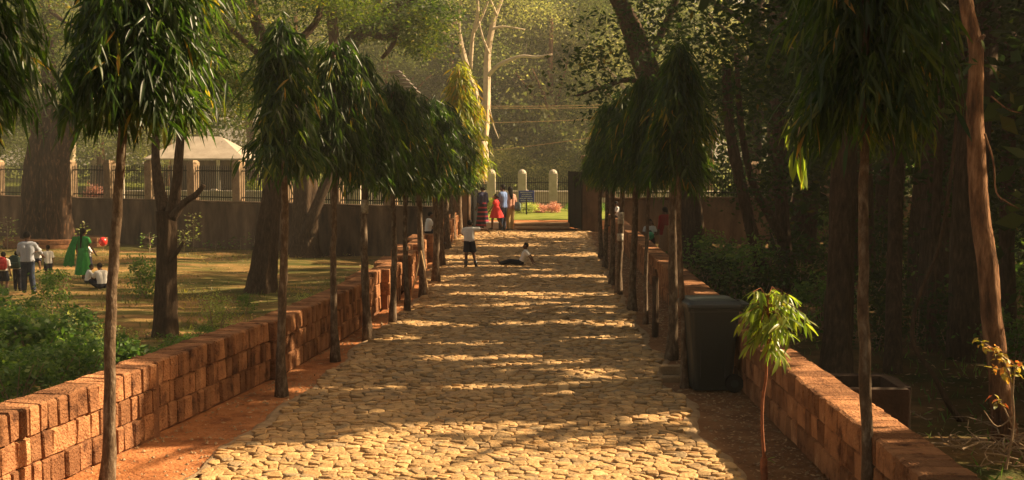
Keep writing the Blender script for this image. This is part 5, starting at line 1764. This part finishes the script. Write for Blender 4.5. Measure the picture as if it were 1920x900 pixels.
# two boys on the path
person('standing schoolboy in white shirt and dark shorts reaching one arm out', place(881, 503, .02), R(4), 1.18,
       dict(pel=(-.01, 0, .53), wai=(-.015, .0, .62), che=(-.02, .01, .74), nek=(-.015, .02, .825), hed=(0, .045, .905), shl=(-.12, .02, .79), shr=(.10, .0, .80), elr=(.245, .03, .805), wrr=(.375, .05, .775), har=(.55, .1, -.8),
            ell=(-.15, .07, .69), wrl=(-.07, .15, .70), hil=(-.055, 0, .51), hir=(.045, 0, .51), knl=(-.075, .02, .29), knr=(.08, .03, .29), anl=(-.085, -.02, .045), anr=(.13, .0, .045), tol=(-.10, .07, .018), tor=(.16, .08, .018), look=(.25, 1, -.1)),
       W_(shirt=('shirt_white', .75), legs=('shorts', 'navy', .80), shoes='shoe', socks=True))
person('schoolboy in white shirt sitting on the cobbles leaning back on his arms', place(976, 498, .03), R(90), 1.08,
       dict(pel=(0, -.01, .075), wai=(0, -.055, .165), che=(0, -.10, .275), nek=(0, -.125, .355), hed=(0, -.115, .445), shl=(-.105, -.12, .325), shr=(.105, -.12, .325), ell=(-.16, -.22, .20), elr=(.15, -.24, .20), wrl=(-.17, -.29, .055), wrr=(.16, -.31, .055),
            hal=(0, -.7, -.25), har=(0, -.7, -.25), hil=(-.05, .01, .07), hir=(.05, .01, .07), knl=(-.06, .24, .115), knr=(.065, .25, .085), anl=(-.065, .47, .05), anr=(.08, .48, .045), tol=(-.075, .52, .13), tor=(.10, .53, .125), look=(0, 1, -.12)),
       W_(shirt=('shirt_white', .7), legs=('trousers', 'navy')))
# group at the gate
person('man in pale blue shirt and dark jeans standing at the gate', place(943, 434, .0), R(62), 1.72,
       dict(ell=(-.14, .05, .66), wrl=(-.07, .16, .70), elr=(.14, .05, .66), wrr=(.06, .17, .71), look=(.1, 1, -.15), anl=(-.06, .03, .045), tol=(-.065, .135, .018)), W_(shirt=('shirt_blue', 1.6, .05), legs=('trousers', 'jeans'), shoes='shoe'))
wm = person('woman with long dark hair in khaki trousers beside the man in blue', place(957, 433, .0), R(40), 1.62,
       dict(ell=(-.14, .02, .65), wrl=(-.10, .12, .60), elr=(.15, -.01, .64), wrr=(.12, .09, .56), anr=(.075, .05, .045), tor=(.08, .155, .018), look=(.3, 1, -.1)), W_(shirt=('rose', 1.4, .05), legs=('trousers', 'khaki'), shoes='shoe', hair='long'))
def bag(label, loc, size, mat, rz=0.0, strap=True):
    root = empty('backpack', loc, label, 'bag', None, rz)
    m2 = MB()
    m2.cbox((0, 0, size[2] * .46), (size[0], size[1], size[2] * .92), size[1] * .3)
    m2.ball((0, 0, size[2] * .88), (size[0] * .45, size[1] * .45, size[2] * .12), 10, 6)
    m2.build('pouch', M[mat], root, smooth=True)
    MB().cbox((0, -size[1] * .55, size[2] * .28), (size[0] * .72, size[1] * .35, size[2] * .4), .02).build('pocket', M[mat], root, smooth=True)
    if strap:
        for sg in (-1, 1):
            MB().tube([(sg * size[0] * .28, size[1] * .45, size[2] * .15), (sg * size[0] * .32, size[1] * 1.3, size[2] * .5), (sg * size[0] * .28, size[1] * .9, size[2] * .95), (sg * size[0] * .22, size[1] * .3, size[2] * .98)], .014, 6).build('strap', M['rubber'], root)
bl = place(957, 433, 0)
bag('grey teal shoulder bag hanging behind the woman in khaki', (bl.x + .27, bl.y - .12, .74), (.26, .12, .34), 'bag_teal', R(-40))
person('girl in a red dress striding through the gate', place(930, 431, .08), R(70), 1.30,
       dict(knl=(-.05, .09, .29), anl=(-.05, .10, .05), tol=(-.05, .20, .02), knr=(.05, -.05, .29), anr=(.05, -.17, .09), tor=(.05, -.11, .02), elr=(.15, -.06, .65), wrr=(.17, .02, .53), ell=(-.14, .05, .65), wrl=(-.13, .13, .55)),
       W_(shirt=('red', .5), legs=('skirt', 'red', .20, .34, .66), hair='bun', shoes='shoe'))
person('woman in navy blouse and red banded skirt beside the left gate leaf', place(905, 428, .06), R(40), 1.60,
       dict(), W_(shirt=('navy_blouse', 1.2), legs=('skirt', 'banded', .15, .05, .62), hair='bun', shoes='shoe'))
# child on the wall
wy = 33.5
pwl = Vector((wl(wy) - .16, wy, .66))
person('child in white shirt sitting on top of the left wall', pwl, R(-70), 1.15,
       dict(pel=(0, 0, .06), wai=(0, 0, .15), che=(0, .02, .275), nek=(0, .035, .365), hed=(0, .06, .455), shl=(-.108, .02, .33), shr=(.108, .02, .33), ell=(-.14, .10, .20), elr=(.14, .10, .20), wrl=(-.07, .20, .15), wrr=(.07, .20, .15), hil=(-.05, .02, .055), hir=(.05, .02, .055),
            knl=(-.055, .25, .08), knr=(.055, .25, .08), anl=(-.055, .27, -.16), anr=(.055, .28, -.16), tol=(-.06, .37, -.19), tor=(.06, .38, -.19)), W_(shirt=('shirt_white', .8), legs=('shorts', 'navy', .9), shoes='shoe'))
# group on the left lawn
zl = ZL
person('man in grey blue shirt and jeans seen from behind on the left lawn', place(53, 550, zl), R(8), 1.72,
       dict(elr=(.17, .08, .68), wrr=(.19, .20, .60), ell=(-.15, .06, .66), wrl=(-.10, .17, .60), anl=(-.07, .02, .045), tol=(-.075, .12, .018), anr=(.09, .0, .045), tor=(.10, .10, .018), look=(.2, 1, -.2)), W_(shirt=('shirt_grey', 1.5, .04), legs=('trousers', 'jeans'), shoes='shoe'))
bq = place(53, 550, zl)
sitp = (bq.x + .17, bq.y + .30, zl + .76)
person('small child carried by the man, one white sleeved arm round his shoulder', sitp, R(170), 1.0,
       dict(pel=(0, 0, .18), wai=(0, .01, .27), che=(0, .02, .40), nek=(0, .03, .48), hed=(.0, .03, .57), shl=(-.10, .03, .45), shr=(.10, .03, .45), elr=(.14, .17, .46), wrr=(.05, .28, .46), ell=(-.14, .12, .44), wrl=(-.10, .24, .40),
            hil=(-.05, 0, .16), hir=(.05, 0, .16), knl=(-.13, .14, .10), knr=(.13, .14, .10), anl=(-.15, .12, -.10), anr=(.15, .12, -.10), tol=(-.15, .2, -.14), tor=(.15, .2, -.14)), W_(shirt=('shirt_white', 1.5), legs=('shorts', 'navy', .8)))
c1 = place(8, 552, zl)
person('schoolchild wearing a red backpack at the left picture edge', c1, R(5), 1.18, dict(knr=(.06, .04, .29), anr=(.07, -.02, .045), tor=(.08, .08, .018)), W_(shirt=('shirt_white', .8), legs=('shorts', 'navy', .85), shoes='shoe', socks=True))
bag('red school backpack worn by a child at the left edge', (c1.x, c1.y - .16, zl + .70), (.30, .14, .36), 'bag_red', R(5))
c2 = place(33, 546, zl)
person('schoolchild wearing a dark green backpack left of the man in jeans', c2, R(-4), 1.14, dict(ell=(-.16, .03, .66), wrl=(-.2, .1, .6)), W_(shirt=('shirt_white', .8), legs=('trousers', 'navy'), shoes='shoe'))
bag('dark green school backpack worn by the child beside the man', (c2.x, c2.y - .16, zl + .66), (.32, .15, .38), 'bag_green', R(-4))
person('schoolchild in loose white shirt right of the man in jeans', place(91, 527, zl), R(40), 1.10, dict(ell=(-.15, .06, .66), wrl=(-.2, .16, .68), look=(-.3, 1, -.2)), W_(shirt=('shirt_white', .9, .06), legs=('shorts', 'navy', .9), shoes='shoe'))
gw = place(157, 524, zl)
gwp = person('woman in bright green sari walking away with a dark plait', gw, R(-14), 1.60,
       dict(knl=(-.055, .07, .29), anl=(-.055, .06, .045), tol=(-.06, .16, .018), anr=(.06, -.10, .06), tor=(.065, -.02, .018), elr=(.15, .04, .64), wrr=(.19, .10, .52), ell=(-.15, .0, .64), wrl=(-.17, .06, .50)), W_(shirt=('green_silk', .6), legs=('skirt', 'green_silk', .145, .10, .62), hair='plait', shoes='shoe'))
V, Fc = [], []
n_, m_ = 12, 12
for i in range(m_ + 1):
    u = i / m_
    for k_ in range(n_ + 1):
        w_ = k_ / n_ - .5
        x = -.10 - .13 * u + w_ * (.10 + .16 * u)
        y = -.085 - .06 * u - .05 * math.sin(u * 3) + .012 * math.sin(k_ * 2.2 + u * 2)
        z = .83 - .56 * u + .02 * math.cos(k_ * 1.1)
        V.append((x * 1.6, y * 1.6, z * 1.6))
off = len(V)
V += [(x, y + .014, z) for x, y, z in V[:off]]
for i in range(m_):
    for k_ in range(n_):
        q = i * (n_ + 1) + k_
        Fc.append((q, q + 1, q + n_ + 2, q + n_ + 1))
        Fc.append((off + q, off + q + n_ + 1, off + q + n_ + 2, off + q + 1))
MB().add(V, Fc).build('sari_end', M['green_silk'], gwp, smooth=True)
person('schoolgirl in white blouse and dark skirt standing before the green sari', place(166, 517, zl), R(-60), 1.12, dict(elr=(.14, .08, .66), wrr=(.08, .17, .68)), W_(shirt=('shirt_white', .8), legs=('skirt', 'navy', .13, .30, .63), shoes='shoe', hair='bunches'))
SIT = dict(pel=(0, 0, .07), wai=(0, .01, .16), che=(0, .04, .28), nek=(0, .07, .37), hed=(0, .11, .45), shl=(-.105, .05, .335), shr=(.105, .05, .335), ell=(-.15, .14, .22), elr=(.15, .14, .22), wrl=(-.08, .25, .20), wrr=(.08, .25, .22),
           hil=(-.05, .02, .065), hir=(.05, .02, .065), knl=(-.16, .20, .15), knr=(.16, .20, .15), anl=(-.03, .22, .04), anr=(.05, .27, .04), tol=(.05, .25, .03), tor=(-.04, .30, .03), look=(0, 1, -.5))
person('smaller child in white shirt seated on the lawn facing a friend', place(164, 533, zl), R(-60), 1.12, SIT, W_(shirt=('shirt_white', .8), legs=('trousers', 'navy'), shoes='shoe'))
s2 = dict(SIT)
s2.update(knr=(.10, .17, .27), anr=(.09, .22, .04), tor=(.09, .31, .025), elr=(.15, .12, .25), wrr=(.07, .15, .38))
person('larger schoolchild in white shirt seated with one knee raised and hand to face', place(192, 541, zl), R(45), 1.38, s2, W_(shirt=('shirt_white', .8), legs=('trousers', 'navy'), shoes='shoe'))
def balloon(p, r_, mat, label, tail):
    root = empty('balloon', p, label, 'balloon')
    MB().ball((0, 0, 0), (r_, r_, r_ * 1.08), 18, 12).build('skin', M[mat], root, smooth=True)
    MB().tube([(0, 0, -r_ * 1.05), (0, 0, -r_ * 1.16)], [.012, .022], 8).build('knot', M[mat], root)
    MB().tube([(0, 0, -r_ * 1.14), (.02, 0, -r_ * 1.14 - tail * .5), (0, 0, -r_ * 1.14 - tail)], .0035, 4).build('string', M['cane'], root)
pb = at(193, 453, 41)
balloon(pb, .135, 'balloon_red', 'round red balloon floating beside the green sari woman', .45)
# right side by the trunks
gr = place(1218, 490, ZR)
person('schoolgirl in dark dress holding a green balloon behind the right row', gr, R(175), 1.28, dict(ell=(-.14, .04, .66), wrl=(-.05, .14, .62), elr=(.14, .04, .66), wrr=(.05, .14, .62), anl=(-.07, .0, .045), tol=(-.08, .1, .018)), W_(shirt=('shirt_white', .7), legs=('skirt', 'navy', .14, .26, .74), shoes='shoe', hair='bunches'))
balloon((gr.x, gr.y - .28, ZR + .80), .11, 'balloon_green', 'round green balloon held before the schoolgirl', .2)
rw = place(1246, 478, ZR)
person('woman in red blouse and long tan skirt behind the right row', rw, R(30), 1.55, dict(), W_(shirt=('dark_red', 1.6, .14), legs=('skirt', 'tan_skirt', .13, .04, .62), hair='bun', shoes='shoe'))
yv = 43.5
sv_ = Vector((wr(yv) + .2, yv, .60))
pose = dict(pel=(0, 0, .06), wai=(0, 0, .15), che=(0, .02, .275), nek=(0, .035, .365), hed=(0, .06, .455), shl=(-.108, .02, .33), shr=(.108, .02, .33), ell=(-.14, .10, .20), elr=(.14, .10, .20), wrl=(-.07, .20, .15), wrr=(.07, .20, .15), hil=(-.05, .02, .055), hir=(.05, .02, .055),
            knl=(-.055, .25, .08), knr=(.055, .25, .08), anl=(-.055, .27, -.16), anr=(.055, .28, -.16), tol=(-.06, .37, -.19), tor=(.06, .38, -.19))
person('child in white shirt sitting on the far right wall behind thin stems', sv_, R(95), 1.15, pose, W_(shirt=('shirt_white', .8), legs=('shorts', 'navy', .9), shoes='shoe'))

# grow all skins and clothes at once
for o, ex, vox in pending:
    m1 = o.modifiers.new('skin', 'REMESH')
    m1.mode = 'VOXEL'
    m1.voxel_size = vox
    m1.use_smooth_shade = True
    m2 = o.modifiers.new('smooth', 'SMOOTH')
    m2.factor = .5
    m2.iterations = 3
    m3 = o.modifiers.new('thin', 'DECIMATE')
    m3.ratio = .45
bpy.context.view_layer.update()
dg = bpy.context.evaluated_depsgraph_get()
done = []
for o, ex, vox in pending:
    done.append((o, bpy.data.meshes.new_from_object(o.evaluated_get(dg)), ex))
for o, me, ex in done:
    o.modifiers.clear()
    old = o.data
    mats = [m for m in old.materials]
    me.materials.clear()
    for m in mats: me.materials.append(m)
    if ex is not None and ex.v:
        bm = bmesh.new()
        bm.from_mesh(me)
        vs = [bm.verts.new(v) for v in ex.v]
        for f, mi in zip(ex.f, ex.m):
            fc = bm.faces.new([vs[i] for i in f])
            fc.material_index = mi
            fc.smooth = True
        bm.to_mesh(me)
        bm.free()
    me.polygons.foreach_set('use_smooth', [True] * len(me.polygons))
    o.data = me

# ------------------------------------------------------------------ the hazy air
if HAZE:
    hm = bpy.data.materials.new('haze')
    hm.use_nodes = True
    nt = hm.node_tree
    nt.nodes.remove(nt.nodes['Principled BSDF'])
    pvn = nt.nodes.new('ShaderNodeVolumePrincipled')
    pvn.inputs['Color'].default_value = (1.0, .93, .80, 1)
    pvn.inputs['Density'].default_value = HAZE
    pvn.inputs['Anisotropy'].default_value = .3
    nt.links.new(pvn.outputs[0], nt.nodes['Material Output'].inputs['Volume'])
    hz = MB().box((0, 190, 14), (820, 640, 33.4)).build('haze', hm)
    tag(hz, 'thin golden haze in the air', 'haze', None, 'stuff')
